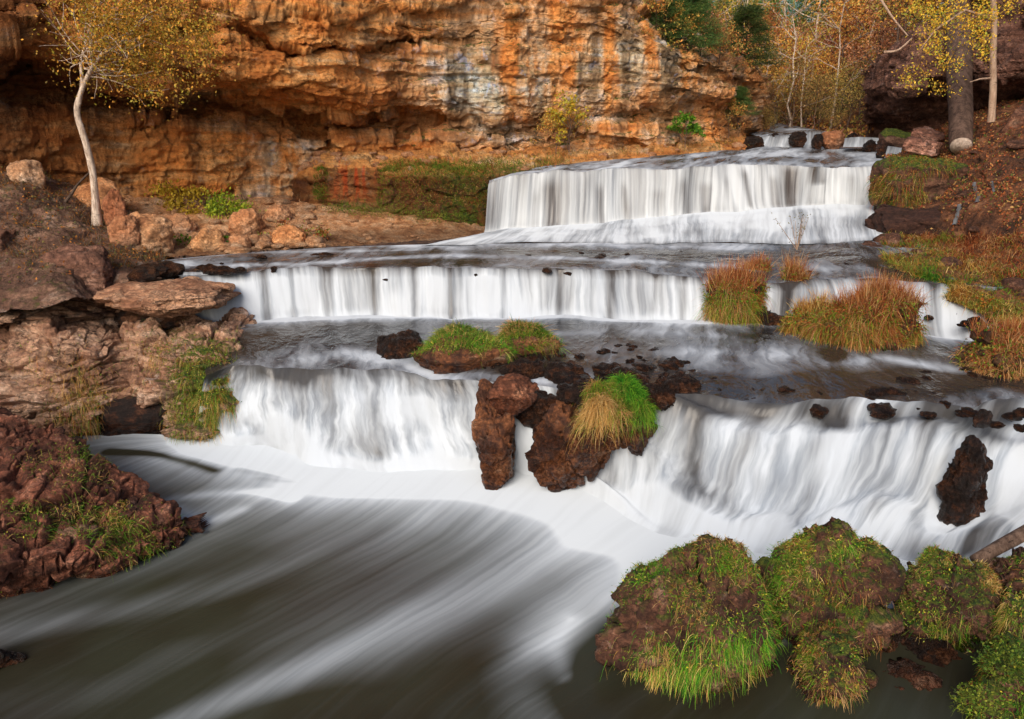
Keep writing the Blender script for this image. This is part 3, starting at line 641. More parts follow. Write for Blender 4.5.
def rock_at(name, label, cat, px0, px1, rt, rb, zb, mat, seed, depth=.8, sub=5, sink=.25, group=None, moss=0., wetline=None, tint=(1, 1, 1), Yf=None, frac=.75, **kw):
    """silhouette px0..px1 and rt..rb, standing at height zb where row rb meets the surface"""
    pc = (px0 + px1) / 2
    A = P(pc, rb, zb) if Yf is None else Q(pc, rb, Yf); zb = A[2]
    w = size(px1 - px0, A); ry = w * depth / 2
    Yc = A[1] + ry * frac; top = Q(pc, rt, Yc)[2]; w = size(px1 - px0, Q(pc, (rt + rb) / 2, Yc)); 
    Xc = Q(pc, (rt + rb) / 2, Yc)[0]; hgt = top - zb; tot = hgt + sink * (1 + 0 * hgt)
    V, Fc, N = rock_geo((w, 2 * ry, tot), seed, sub, **kw)
    V = V + np.array([0, 0, top - tot / 2 - zb])
    loc = np.array([Xc, Yc, zb])
    wet = sst(.16, .02, V[:, 2]) * .85 if wetline is None else sst(wetline, wetline * .4, V[:, 2] + .08 * fbm(V * 3, 3, 5)) * .9
    ms = np.clip(moss * (.35 + .8 * N[:, 2]) + moss * .35 * fbm(V * 2.2 + seed, 3, seed), 0, 1)
    me = mesh(name, V, [Fc], mat, {'moss': ms, 'wet': wet}, np.ones(V.shape) * np.array(tint))
    o = obj(name, me, None, tuple(loc)); tag(o, label, cat, group)
    return o, V, N, loc

# ------------------------------------------------------------------ grass and leaves
GREEN = [(.045, .15, .010), (.10, .24, .015), (.20, .32, .022)]; YG = [(.20, .26, .03), (.32, .33, .05)]
TAN = [(.68, .38, .12), (.55, .27, .07), (.76, .50, .20)]; RUST = [(.38, .12, .025), (.52, .19, .04), (.24, .07, .02)]
def pick(pal, n, rs):
    a = np.array(pal); return a[rs.randint(0, len(a), n)] * rs.uniform(.65, 1.25, (n, 1))
def blades(roots, dirs, L, wd, droop, cols, rs, segs=3):
    n = len(roots); t = np.linspace(0, 1, segs + 1)
    dirs = dirs / (np.linalg.norm(dirs, axis=1, keepdims=True) + 1e-9)
    side = np.cross(dirs, rs.normal(size=(n, 3))); side /= np.linalg.norm(side, axis=1, keepdims=True) + 1e-9
    V = np.zeros((n, segs + 1, 2, 3))
    for k, tt in enumerate(t):
        c = roots + dirs * (L * tt)[:, None]; c = c - np.array([0, 0, 1]) * (L * droop * tt**2)[:, None]
        ww = wd * (1 - .85 * tt**1.3); V[:, k, 0] = c - side * ww[:, None] / 2; V[:, k, 1] = c + side * ww[:, None] / 2
    base = (np.arange(n) * (segs + 1) * 2)[:, None]
    Fs = np.concatenate([base + np.array([2 * k, 2 * k + 1, 2 * k + 3, 2 * k + 2]) for k in range(segs)], 0)
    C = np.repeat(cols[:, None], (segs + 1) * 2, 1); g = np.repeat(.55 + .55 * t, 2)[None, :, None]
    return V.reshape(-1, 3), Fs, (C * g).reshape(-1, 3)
def leaves(pts, s, cols, rs, flat=0.):
    n = len(pts); a = rs.normal(size=(n, 3)); a /= np.linalg.norm(a, axis=1, keepdims=True)
    if flat: a[:, 2] *= (1 - flat); a /= np.linalg.norm(a, axis=1, keepdims=True)
    b = np.cross(a, rs.normal(size=(n, 3))); 
    if flat: b[:, 2] *= (1 - flat)
    b /= np.linalg.norm(b, axis=1, keepdims=True)
    s = np.asarray(s)[:, None]
    V = np.stack([pts - a * s, pts + b * s * .55, pts + a * s, pts - b * s * .55], 1).reshape(-1, 3)
    return V, np.arange(4 * n).reshape(-1, 4), np.repeat(cols, 4, 0)
def combine(parts):
    V, Fs, C = [], [], []; o = 0
    for v, f, c in parts: V.append(v); Fs.append(f + o); C.append(c); o += len(v)
    return np.concatenate(V), Fs, np.concatenate(C)
def vmesh(name, parts, mat=None):
    V, Fs, C = combine(parts); return mesh(name, V, [np.concatenate(Fs)], mat or M['grass'], None, C, smooth=False)
def turf(V, N, n, seed, maskf, pals, L=(.06, .18), wd=.008, out=.6, up=.7, droop=.5, patch=1.6, nz=.0, thr=-.05, tang=.35):
    """grass rooted on a stone surface; pals: list of palettes chosen by a patchy noise"""
    rs = np.random.RandomState(seed); w = maskf(V, N) * (N[:, 2] > nz)
    w = w * sst(thr, thr + .25, fbm(V * patch + seed, 3, seed)) 
    if w.sum() <= 0: w = np.ones(len(V))
    i = rs.choice(len(V), n, p=w / w.sum()); r = V[i] + rs.normal(size=(n, 3)) * .012; r -= N[i] * .01
    clump = fbm(r * 3.5 + seed, 3, seed + 1); d = N[i] * out + np.array([0, 0, up]) + rs.normal(size=(n, 3)) * tang
    q = fbm(r * 2.4 + 3 * seed, 3, seed + 2) + rs.normal(size=n) * .33
    k = np.clip(((q * 1.1 + .5) * len(pals)).astype(int), 0, len(pals) - 1); c = np.zeros((n, 3))
    for j, pal in enumerate(pals): m = k == j; c[m] = pick(pal, m.sum(), rs)
    Ls = rs.uniform(L[0], L[1], n) * (1 + .8 * clump)
    return blades(r, d, Ls, wd * rs.uniform(.6, 1.3, n), rs.uniform(.2, 1, n) * droop * 1.3, c, rs)

# ---- foreground mossy boulders
GREEN2 = [(.05, .22, .01), (.13, .38, .015), (.30, .52, .03)]
fg = []
def mossy(label, px0, px1, rt, rb, seed, n, depth=.9, pals=None, zb=0, **kw):
    o, V, N, loc = rock_at('mossy_boulder', label, 'boulder', px0, px1, rt, rb, zb, M['brownrock'], seed, depth, 6, .3, 'mossy boulders in the near shallows', wetline=.28, moss=kw.pop('moss', .62), rough=.30, detail=.05, planes=16, chip=.20, **kw)  # wet band at the waterline, also painting in shade of the undercut bottoms
    mk = lambda V, N: sst(.12, .3, V[:, 2]) * (.25 + sst(-.2, .6, N[:, 2]))
    g = turf(V, N, n, seed, mk, pals or [TAN, RUST, GREEN, YG, GREEN2], (.03, .085), .006, .6, .35, .8, nz=-.5, thr=.0, patch=2.2)
    rs = np.random.RandomState(seed)
    m = (V[:, 2] > .1) & (fbm(V * 2.6 + seed * 3, 3, 8) > .08); idx = rs.choice(np.where(m)[0], n // 5)
    pal = np.array([(.05, .10, .012), (.11, .15, .02), (.22, .22, .03), (.16, .06, .02), (.26, .13, .05)])
    lf = leaves(V[idx] + N[idx] * rs.uniform(.0, .03, (len(idx), 1)), rs.uniform(.005, .013, len(idx)), pal[rs.randint(0, 5, len(idx))] * rs.uniform(.6, 1.3, (len(idx), 1)), rs)
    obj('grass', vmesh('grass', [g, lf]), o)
    return o, V, N, loc
B1 = mossy('largest mossy brown boulder, furthest into the pool', 596, 778, 537, 688, 201, 13000, .85, frac=.6, cut=.6, taper=.5, lean=.2, moss=.45)
B2 = mossy('tall mossy boulder with a bushy grassy top in the middle of the row', 762, 893, 524, 654, 202, 12000, .8, cut=.7, taper=.4)
B3 = mossy('rounded green mossy boulder to the right of the tall one', 894, 993, 555, 650, 203, 8000, .9, cut=.8, taper=.12)
B4 = mossy('small low mossy boulder in front of the tall one', 792, 868, 640, 704, 204, 6000, .9, cut=.8)
B5 = mossy('brown boulder under the end of the fallen log', 980, 1060, 556, 640, 205, 2600, .9, cut=.75, moss=.4)
B6 = mossy('lower boulder at the right edge with pale dead grass', 990, 1075, 590, 668, 206, 3000, .8, cut=.8, pals=[TAN, TAN, RUST, YG, GREEN])
B7 = mossy('mossy bank rock in the near right corner covered in leafy plants', 962, 1110, 664, 760, 207, 3500, .9, pals=[GREEN, YG, GREEN, YG, RUST], moss=.8)

def tuft(name, label, cat, pos, rad, n, L, pals, seed, droop=.9, wd=.009, group=None, flat=.5, mat=None, spread=1., weights=None, parent=None, z0=0., leafy=0, leafpal=None, leafs=.02):
    """bunch of long blades fountaining out of a mound"""
    rs = np.random.RandomState(seed); a = rs.uniform(0, 6.283, n); r = np.sqrt(rs.uniform(0, 1, n))
    lx, ly = (rad if hasattr(rad, '__len__') else (rad, rad))
    x = r * np.cos(a) * lx; y = r * np.sin(a) * ly; z = (np.sqrt(np.maximum(0, 1 - r * r * .9)) - .3) * flat * (1 + .25 * fbm(np.stack([x * 3, y * 3, x * 0], -1), 3, seed)) + z0
    z -= rs.uniform(0, 1, n)**2 * flat * .5
    roots = np.stack([x, y, z], -1); d = np.stack([np.cos(a) * r * spread, np.sin(a) * r * spread, .75 + 0 * r], -1) + rs.normal(size=(n, 3)) * .5
    q = fbm(roots * 2.2 / max(.4, (lx + ly)) + seed, 3, seed) * 1.1 + .5 + rs.normal(size=n) * .14
    k = np.clip((q * len(pals)).astype(int), 0, len(pals) - 1)
    if weights is not None: k = weights(x / lx, y / ly, z, rs, n)
    c = np.zeros((n, 3))
    for j, pal in enumerate(pals): m = k == j; c[m] = pick(pal, m.sum(), rs)
    cl = .7 + 1.1 * fbm(roots * 4, 3, seed + 7)
    parts = [blades(roots, d, rs.uniform(L[0], L[1], n) * cl, wd * rs.uniform(.5, 1.3, n), rs.uniform(.3, 1.1, n) * droop, c, rs)]
    if leafy:
        i = rs.randint(0, n, leafy); pp = roots[i] + d[i] / np.linalg.norm(d[i], axis=1, keepdims=True) * rs.uniform(.1, 1, (leafy, 1)) * L[1] * .8
        parts.append(leaves(pp, rs.uniform(.5, 1.2, leafy) * leafs, pick(leafpal or GREEN, leafy, rs), rs))
    me = vmesh(name, parts)
    if parent is not None: return obj('grass', me, parent)
    o = obj(name, me, None, tuple(pos)); tag(o, label, cat, group); return o
LSZ = lambda w, h: (w, h)
def tuft_px(name, label, cat, pc, row, Y, wpx, hpx, n, pals, seed, **kw):
    A = Q(pc, row, Y); w = size(wpx, A) / 2; h = size(hpx, A)
    return tuft(name, label, cat, A, (w * .8, w * .6), int(n * 1.6), (h * .22, h * .62), pals, seed, flat=h * .7, **kw)
# distinct tufts at the boulders
def hang(rk, n, seed, sel, pals, L=(.06, .2), wd=.009, droop=1.6, leafk=.33, back=.5):
    o, V, N, loc = rk; a, b = proj(V + loc); m = lambda V_, N_: sel(a, b) * (N[:, 1] < back)
    g = turf(V, N, n, seed, m, pals, L, wd, .8, .25, droop, nz=-.8, thr=-.6, patch=2.5)
    rs = np.random.RandomState(seed); w = sel(a, b) * (N[:, 1] < back) * (fbm(V * 2 + 1, 3, seed) > -.1); w = w + 1e-9; k = int(n * leafk); i = rs.choice(len(V), k, p=w / w.sum())
    lf = leaves(V[i] + N[i] * rs.uniform(0, .07, (k, 1)), rs.uniform(.008, .02, k), pick(YG + GREEN + [(.5, .4, .04)], k, rs), rs)
    obj('grass', vmesh('grass', [g, lf]), o)
sp_ = lambda *L: (lambda a, b: sum(np.exp(-((a - x) / sx)**2 - ((b - y) / sy)**2) for x, y, sx, sy in L))
GG = [GREEN2, YG, GREEN2, GREEN2, TAN]
hang(B1, 4600, 341, sp_((655, 662, 26, 18), (735, 645, 30, 22), (700, 668, 14, 10)), GG, (.07, .18), .007, 1.4)
hang(B1, 3600, 342, sp_((720, 562, 30, 14), (640, 580, 22, 14), (690, 600, 20, 10), (760, 590, 12, 20), (720, 625, 14, 10)), GG, (.05, .13), .006, .9)
hang(B2, 4600, 343, sp_((790, 560, 22, 24), (845, 550, 26, 12), (775, 610, 14, 30)), GG + [YG], (.05, .13), .006, 1.)
hang(B2, 2000, 344, sp_((866, 615, 14, 26), (835, 590, 18, 20), (800, 545, 10, 10)), [TAN, YG, RUST, GREEN], (.05, .13), .007, 1.5)
hang(B3, 3000, 345, sp_((925, 570, 26, 10), (940, 620, 28, 26)), [YG, GREEN, GREEN2, TAN], (.04, .11), .006, 1.)
hang(B4, 2600, 346, sp_((830, 660, 30, 16), (835, 690, 26, 12)), [YG, TAN, GREEN2, TAN], (.04, .11), .006, 1.2)
hang(B6, 2600, 347, sp_((1005, 610, 20, 22),), [TAN, TAN, GREEN, YG], (.06, .16), .007, 1.4)
hang(B7, 3600, 349, lambda a, b: a * 0 + 1., [GREEN2, YG, GREEN, RUST, GREEN], (.04, .14), .007, 1.2, 1.2, 1.1)
tuft_px('leafy_plant', 'small leafy green plant leaning out of the near right corner', 'plant', 1006, 672, B7[3][1] - .1, 50, 40, 200, [GREEN, YG], 308, wd=.006, leafy=700, leafpal=[(.08, .17, .02), (.2, .28, .03), (.05, .10, .015)], leafs=.02)
tuft_px('leafy_plant', 'low yellow green plant at the bottom right of the shallows', 'plant', 975, 706, B7[3][1] - .75, 40, 26, 200, [GREEN, YG], 309, wd=.006, leafy=600, leafpal=[(.12, .17, .02), (.24, .28, .03), (.06, .10, .015)], leafs=.017)
for k, (a0, a1, t0, b0_, lb) in enumerate([(756, 784, 616, 650, 'small mossy stone wedged between the two tallest near boulders'), (868, 902, 622, 652, 'dark wet stone in the gap right of the tall near boulder'), (872, 940, 668, 690, 'flat brown stone just breaking the near shallows'), (900, 960, 640, 664, 'low wet stone under the rounded green boulder'), (742, 776, 652, 678, 'dark wet stone at the right foot of the largest near boulder')]):
    rock_at('shallows_stone', lb, 'stone', a0, a1, t0, b0_, 0, M['brownrock'] if k in (0, 2) else M['wetrock'], 590 + k, .9, 5, .2, wetline=.5, rough=.2, chip=.2, moss=.5 if k == 0 else .15)
# ---- fallen log at the right edge
def tube(pts, rad, n=10, cap=True, noise=.0, seed=0):
    pts = np.asarray(pts, float); k = len(pts); rad = np.asarray(rad, float); rings = []
    T = np.gradient(pts, axis=0); T /= np.linalg.norm(T, axis=1, keepdims=True) + 1e-9
    up = np.array([0, 0, 1.]) if abs(T[0][2]) < .9 else np.array([1., 0, 0])
    a = np.linspace(0, 2 * np.pi, n, endpoint=False)
    for i in range(k):
        s = np.cross(T[i], up); s /= np.linalg.norm(s) + 1e-9; u = np.cross(s, T[i])
        rr = rad[i] * (1 + noise * fbm(np.stack([np.cos(a) * 1.5, np.sin(a) * 1.5, np.full(n, i * .3 + seed)], -1), 3, seed))
        rings.append(pts[i] + np.outer(np.cos(a) * rr, s) + np.outer(np.sin(a) * rr, u))
    V = np.concatenate(rings); j = np.arange(n)
    Fs = np.concatenate([np.stack([i * n + j, i * n + (j + 1) % n, (i + 1) * n + (j + 1) % n, (i + 1) * n + j], -1) for i in range(k - 1)])
    if cap:
        c0 = len(V); V = np.vstack([V, pts[0], pts[-1]])
        Fs = np.concatenate([Fs, np.stack([j, j * 0 + c0, j * 0 + c0, (j + 1) % n], -1)[:0]])
        tri = np.concatenate([np.stack([(j + 1) % n, j, j * 0 + c0], -1), np.stack([(k - 1) * n + j, (k - 1) * n + (j + 1) % n, j * 0 + c0 + 1], -1)])
        return V, Fs, tri
    return V, Fs, np.zeros((0, 3), int)
def tubes(name, lst, mat):
    Vs, Q4, T3 = [], [], []; o = 0
    for V, a, t in lst:
        Vs.append(V); Q4.append(a + o); T3.append(t + o); o += len(V)
    return mesh(name, np.concatenate(Vs), [np.concatenate(Q4), np.concatenate(T3)], mat)
a_, b_ = P(975, 560, .75), P(1120, 490, 1.1)
lg = obj('fallen_log', tubes('fallen_log', [tube(np.linspace(a_, b_, 14) + np.array([0, 0, 1]) * (.04 * np.sin(np.linspace(0, 4, 14)))[:, None], np.linspace(.07, .15, 14), 14, True, .25, 3), tube([a_ * .6 + b_ * .4, a_ * .6 + b_ * .4 + np.array([-.15, -.1, .16])], [.035, .02], 8)], M['bark']))
tag(lg, 'dark fallen log reaching in from the right edge above the boulders', 'log')

# ---- rocks standing in the lower fall
rock_at('wet_rock', 'tall black wet rock standing in the right half of the lowest fall', 'rock', 943, 987, 436, 516, .55, M['wetrock'], 211, .9, 5, .5, wetline=9, Yf=10.3, rough=.2, detail=.05, planes=12)
rock_at('wet_rock', 'small black rock poking out of white water in the lowest fall', 'rock', 684, 706, 492, 508, .35, M['wetrock'], 212, .9, 4, .25, wetline=9, Yf=11.0)
rock_at('wet_rock', 'low dark rock lapped by water in the bottom left pool', 'rock', -25, 22, 645, 672, 0, M['wetrock'], 213, .8, 5, .2, wetline=9)
# ---- island of red boulders in the lowest fall
IK = dict(cut=.6, rough=.10, detail=.028, planes=20, chip=.16)
r1 = rock_at('red_boulder', 'tall red brown boulder at the left of the island, splitting the lowest fall', 'boulder', 472, 516, 384, 472, .1, M['redrock'], 221, 1.2, 6, .9, Yf=12.1, wetline=.8, frac=.45, tint=(1.1, 1.1, 1.1), taper=-.1, boxy=1.8, **IK)
r2b = rock_at('red_boulder', 'smooth pinkish cap rock on top of the left island boulder', 'boulder', 484, 540, 377, 398, 1.1, M['brownrock'], 229, .9, 6, .4, Yf=12.3, wetline=.05, frac=.6, tint=(1.5, 1.25, 1.1), boxy=1.4, rough=.12)
r2 = rock_at('red_boulder', 'craggy wet red rock right of the notch in the island', 'boulder', 524, 586, 400, 470, .1, M['redrock'], 222, .9, 6, .5, Yf=11.75, wetline=1.1, frac=.5, **IK)
r2c = rock_at('red_boulder', 'jagged dark red rock directly under the straw coloured grass', 'boulder', 562, 622, 402, 456, .2, M['redrock'], 227, .9, 6, .5, Yf=11.6, wetline=1.0, frac=.5, **IK)
r3 = rock_at('red_boulder', 'dark red rock at the right foot of the grassy island', 'boulder', 600, 656, 398, 432, .5, M['redrock'], 223, 1.0, 6, .5, Yf=11.5, wetline=1.0, **IK)
r3b = rock_at('red_boulder', 'low wet rock at the back of the island notch', 'boulder', 508, 566, 390, 416, .9, M['wetrock'], 228, .9, 5, .5, Yf=12.3, wetline=9, **IK)
for k, (a0, a1, b0_, b1_) in enumerate([(556, 606, 382, 402), (636, 676, 384, 402), (655, 700, 376, 394), (600, 650, 366, 382), (540, 590, 362, 378), (500, 545, 360, 374)]):
    rock_at('shoal_rock', ['low wet rock just behind the island grass', 'low wet rock right of the island grass', 'wet rock at the right end of the midstream shoal', 'flat wet rock in the middle of the midstream shoal', 'flat wet rock left of the middle of the midstream shoal', 'leftmost flat wet rock of the midstream shoal'][k], 'rock', a0, a1, b0_, b1_, Z1 - .03, M['wetrock'], 530 + k, .9, 5, .2, wetline=9, **IK)
def two(x, y, z, rs, n):
    s = x * 1.0 + rs.normal(size=n) * .16; return np.where(s < .1, rs.randint(0, 2, n), 2 + rs.randint(0, 2, n))
for k, (lb, pc, row, Y, wp, hp, n, pal, dr) in enumerate([
    ('straw coloured grass drooping over the front of the island rocks', 600, 420, 11.45, 46, 44, 1500, [TAN, TAN, TAN, YG], 1.7),
    ('straw and yellow green grass on the top left of the island', 598, 400, 11.8, 44, 36, 1500, [TAN, YG, GREEN2, TAN], 1.2),
    ('tall bright green grass at the back of the island', 624, 396, 11.9, 50, 36, 1900, [GREEN2, GREEN, GREEN2, YG], 1.0),
    ('bright green grass hanging down the right side of the island', 640, 416, 11.6, 34, 36, 1300, [GREEN2, GREEN, YG, GREEN2], 1.5),
    ('mixed green and straw grass in the middle of the island', 618, 414, 11.5, 40, 34, 1200, [GREEN2, TAN, YG, GREEN], 1.4)]):
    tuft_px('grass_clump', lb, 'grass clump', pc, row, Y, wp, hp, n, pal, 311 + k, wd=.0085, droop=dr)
# ---- grassy rock above the left fall
r4 = rock_at('grassy_rock', 'low red rock with a long grass mat, upstream of the lowest fall', 'rock', 412, 520, 338, 368, Z1, M['redrock'], 224, .6, 5, .3, moss=.2, wetline=.15)
hang(r4, 3600, 351, lambda a, b: (b < 352 + 3 * np.sin(a * .2)) * 1., [GREEN2, YG, TAN, GREEN, YG], (.10, .30), .009, .9, .6, 1.2)
r5 = rock_at('grassy_rock', 'low dark rock joining the long grass mat on its right', 'rock', 470, 560, 334, 356, Z1, M['redrock'], 225, .6, 5, .3, wetline=.2)
hang(r5, 2600, 352, lambda a, b: (b < 348) * 1., [GREEN2, YG, TAN, GREEN], (.10, .28), .009, .9, .6, 1.2)
tuft_px('grass_clump', 'long low grass mat, green with straw patches, on the low red rock', 'grass clump', 462, 345, 14.4, 84, 34, 2600, [GREEN, YG, TAN, GREEN, YG], 313, wd=.012, droop=.9)
tuft_px('grass_clump', 'green right end of the grass mat with a few seed heads', 'grass clump', 524, 338, 14.7, 60, 30, 2000, [GREEN, TAN, GREEN, TAN], 314, wd=.012, droop=.8)
rock_at('wet_rock', 'flat dark rock at the left end of the grass mat', 'rock', 376, 425, 332, 354, Z1, M['wetrock'], 226, .8, 5, .2, wetline=9)

# ---- shoals of small wet stones: individual stones
def shoal(protos, spots, name, label, group):
    for k, (x, y, z, s) in enumerate(spots):
        src = protos[k % len(protos)]
        if k < len(protos): o = src; o.location = (x, y, z); o.scale = (s, s, s * .8); o.rotation_euler = (0, 0, k * 1.7)
        else:
            o = src.copy(); COL.objects.link(o); o.location = (x, y, z); o.scale = (s, s * random.uniform(.7, 1.2), s * random.uniform(.5, 1.)); o.rotation_euler = (0, 0, random.uniform(0, 6.28))
def proto_rocks(name, label, cat, group, mat, n, seed, wet=1., sub=3, moss=0., detail=.05, tint=(1, 1, 1), rough=.15):
    L = []
    for k in range(n):
        V, Fc, N = rock_geo((1, .8, .6), seed + k, sub, 10, rough, detail=detail)
        me = mesh(name, V, [Fc], mat, {'moss': np.full(len(V), moss) * (.4 + .6 * N[:, 2]), 'wet': np.full(len(V), wet)}, np.ones(V.shape) * np.array(tint))
        o = obj(name, me); tag(o, label, cat, group); L.append(o)
    return L
def scat(poly, z, n, s, rs, dz=-.03):
    out = []; A = np.array(poly, float)
    while len(out) < n:
        u, v = rs.uniform(0, 1, 2); p = (A[0] * (1 - u) + A[1] * u) * (1 - v) + (A[3] * (1 - u) + A[2] * u) * v
        w = P(p[0], p[1], z); ss = rs.uniform(*s) * rs.choice([.6, 1, 1, 1.5]); out.append((w[0], w[1], w[2] + dz * rs.uniform(0, 2), ss))
    return out
rs = np.random.RandomState(5)
pr = proto_rocks('wet_stone', 'dark wet stone in the rocky shoal behind the red boulders', 'stone', 'wet stones of the midstream shoal', M['wetrock'], 5, 400, .9)
sp = scat([(500, 345), (640, 340), (720, 378), (640, 398)], Z1, 60, (.12, .34), rs) + scat([(540, 370), (600, 365), (690, 392), (560, 398)], Z1, 34, (.15, .36), rs) + scat([(440, 362), (540, 350), (560, 362), (480, 370)], Z1, 18, (.12, .3), rs)
shoal(pr, sp, '', '', '')
pr = proto_rocks('wet_stone', 'black wet stone along the right lip of the lowest fall', 'stone', 'black stones on the right lip of the lowest fall', M['wetrock'], 4, 420, 1.)
shoal(pr, scat([(845, 375), (1060, 368), (1060, 430), (870, 405)], Z1, 55, (.12, .34), rs, -.07) + scat([(700, 388), (840, 385), (840, 402), (700, 400)], Z1, 10, (.15, .35), rs, -.1), '', '', '')
pr = proto_rocks('wet_stone', 'dark wet stone breaking the surface of the shelf above the middle fall', 'stone', 'wet stones on the shelf above the middle fall', M['wetrock'], 4, 440, .9)
shoal(pr, scat([(180, 262), (700, 266), (700, 274), (180, 276)], Z2, 16, (.1, .3), rs, -.09)[:8] + scat([(820, 248), (900, 255), (900, 278), (800, 272)], 2.62, 26, (.08, .24), rs, -.05) + scat([(230, 252), (700, 248), (700, 256), (230, 260)], Z2, 14, (.1, .25), rs, -.03) + scat([(120, 264), (230, 258), (240, 270), (150, 276)], Z2, 14, (.2, .5), rs, -.02), '', '', '')
pr = proto_rocks('wet_stone', 'dark wet stone at the foot of the right hand rapids', 'stone', 'wet stones in the right hand rapids', M['wetrock'], 3, 460, .9)
shoal(pr, scat([(900, 288), (1010, 300), (1020, 330), (920, 318)], 2.1, 26, (.12, .34), rs, -.05), '', '', '')
rock_at('wet_rock', 'black wet rock under the narrow fall between the grass columns', 'rock', 742, 785, 306, 328, Z1, M['wetrock'], 230, .9, 5, .2, wetline=9)
rock_at('wet_rock', 'black rock parting the left end of the middle fall', 'rock', 236, 282, 288, 316, Z1 + .3, M['wetrock'], 231, .6, 5, .3, wetline=9, Yf=16.75)

# ---- grass islands in the right of the stream
def island(label, px0, px1, rt, rb, z, seed, n, pals, mat='brownrock', base=.5, **kw):
    A = P((px0 + px1) / 2, rb, z); w = size(px1 - px0, A); h = size(rb - rt, A); Y = A[1] + w * .3 + kw.get('dY', 0)
    Ac = np.array([Q((px0 + px1) / 2, rb, Y)[0], Y, z]); hh = Q((px0 + px1) / 2, rt, Y)[2] - z
    e = empty('grass_clump', Ac, label, 'grass clump', 'grass clumps rooted in the right of the stream')
    V, Fc, N = rock_geo((w * .92, w * .6, hh * .95), seed, 5, 10, .38, detail=.05, chip=.25); V[:, 2] += hh * .18
    me = mesh('earth_mound', V, [Fc], M['soil'], {'moss': np.full(len(V), .3), 'wet': sst(.15, 0, V[:, 2])}, np.ones(V.shape) * .7)
    obj('earth_mound', me, e)
    mk = lambda V, N: sst(-.02, .05, V[:, 2]) * (V[:, 1] < w * .2) * (.5 + .5 * (N[:, 1] < .3))
    g = turf(V, N, int(n * 1.3), seed, mk, pals, (hh * .07, hh * .26), .010, .7, .4, 1.1, patch=1.6, nz=-.7, thr=-.35, tang=.85)
    rs = np.random.RandomState(seed); top = V[V[:, 2] > hh * .4]; i = rs.randint(0, len(top), n // 5)
    st = blades(top[i], rs.normal(size=(len(i), 3)) * .3 + np.array([0, 0, 1]), rs.uniform(.12, .42, len(i)) * hh, np.full(len(i), .009), rs.uniform(0, .3, len(i)), pick(RUST + TAN, len(i), rs), rs)
    li = rs.randint(0, len(V), n); li = li[V[li, 2] > .1]
    lf = leaves(V[li] + N[li] * rs.uniform(.02, .16, (len(li), 1)), rs.uniform(.012, .03, len(li)), pick(kw.get('lp', YG + GREEN + RUST), len(li), rs), rs)
    obj('grass', vmesh('grass', [g, st, lf]), e)
    return e
island('green sided grass column with rusty top beside the middle fall', 701, 765, 250, 322, Z1, 241, 8000, [RUST, GREEN2, GREEN, YG, GREEN2, TAN], dY=-.45)
island('rust topped shoulder of grass leaning over the narrow fall', 735, 772, 246, 296, Z1 + .4, 242, 3600, [RUST, TAN, RUST, YG], dY=0.1)
island('slim rust coloured grass column with a bare sapling above', 777, 806, 244, 312, Z1 + .1, 243, 3600, [RUST, RUST, TAN, YG], dY=-.35)
island('broad tan and green grass island, largest of the clumps', 798, 920, 266, 353, Z1, 244, 15000, [RUST, TAN, GREEN2, TAN, RUST, YG])
island('low reddish left shoulder of the broad grass island', 776, 850, 284, 338, Z1, 245, 5000, [RUST, RUST, TAN, GREEN], dY=-.1)
island('straw coloured grass dome at the right edge with a yellow weed', 950, 1064, 308, 381, Z1, 246, 11000, [TAN, TAN, RUST, TAN, YG])

# ---- right shore fringe of grass
def fringe_on(label, G, maskf, n, pals, seed, L):
    V = G.reshape(-1, 3); a, b = proj(V); w = maskf(a, b) + 1e-12; rs = np.random.RandomState(seed); i = rs.choice(len(V), n, p=w / w.sum()); c = V[i].mean(0); r = V[i] - c
    cl = .7 + .6 * fbm(V[i] * 1.5, 3, seed); d = rs.normal(size=(n, 3)) * .35 + np.array([-.15, -.3, .9])
    q = np.clip(((fbm(V[i] * 1.1 + seed, 3, seed) * 1.3 + .5 + rs.normal(size=n) * .15) * len(pals)).astype(int), 0, len(pals) - 1); col = np.zeros((n, 3))
    for j, p in enumerate(pals): m = q == j; col[m] = pick(p, m.sum(), rs)
    me = vmesh('grass_bank', [blades(r, d, rs.uniform(L[0], L[1], n) * cl, rs.uniform(.008, .016, n), rs.uniform(.2, 1.1, n), col, rs)])
    o = obj('grass_bank', me, None, tuple(c)); tag(o, label, 'grass', kind='stuff'); return o
def fringe(label, pts, n, pals, seed, L=(.2, .6), dy=.6):
    W = np.array([Q(*p) for p in pts]); rs = np.random.RandomState(seed); t = rs.uniform(0, len(W) - 1.001, n); i = t.astype(int); f = (t - i)[:, None]
    c = W.mean(0); r = W[i] * (1 - f) + W[i + 1] * f + rs.normal(size=(n, 3)) * np.array([.25, dy, .10]) - c
    cl = .7 + .6 * fbm(r * 1.5, 3, seed); d = rs.normal(size=(n, 3)) * .35 + np.array([-.1, -.35, .9])
    q = np.clip(((fbm(r * 1.2 + seed, 3, seed) * 1.1 + .5 + rs.normal(size=n) * .15) * len(pals)).astype(int), 0, len(pals) - 1); col = np.zeros((n, 3))
    for j, p in enumerate(pals): m = q == j; col[m] = pick(p, m.sum(), rs)
    me = vmesh('grass_bank', [blades(r, d, rs.uniform(L[0], L[1], n) * cl, rs.uniform(.008, .016, n), rs.uniform(.2, 1., n), col, rs)])
    o = obj('grass_bank', me, None, tuple(c)); tag(o, label, 'grass', kind='stuff'); return o
shore = lambda a: np.interp(a, [880, 920, 960, 1000, 1050], [262, 272, 286, 300, 312])
fringe_on('rusty and green grass fringe along the right shore', RG, lambda a, b: ((a > 882) & (b < shore(a) + 26) & (b > shore(a) - 34)).astype(float), 17000, [RUST, TAN, YG, RUST, GREEN], 321, (.15, .42))
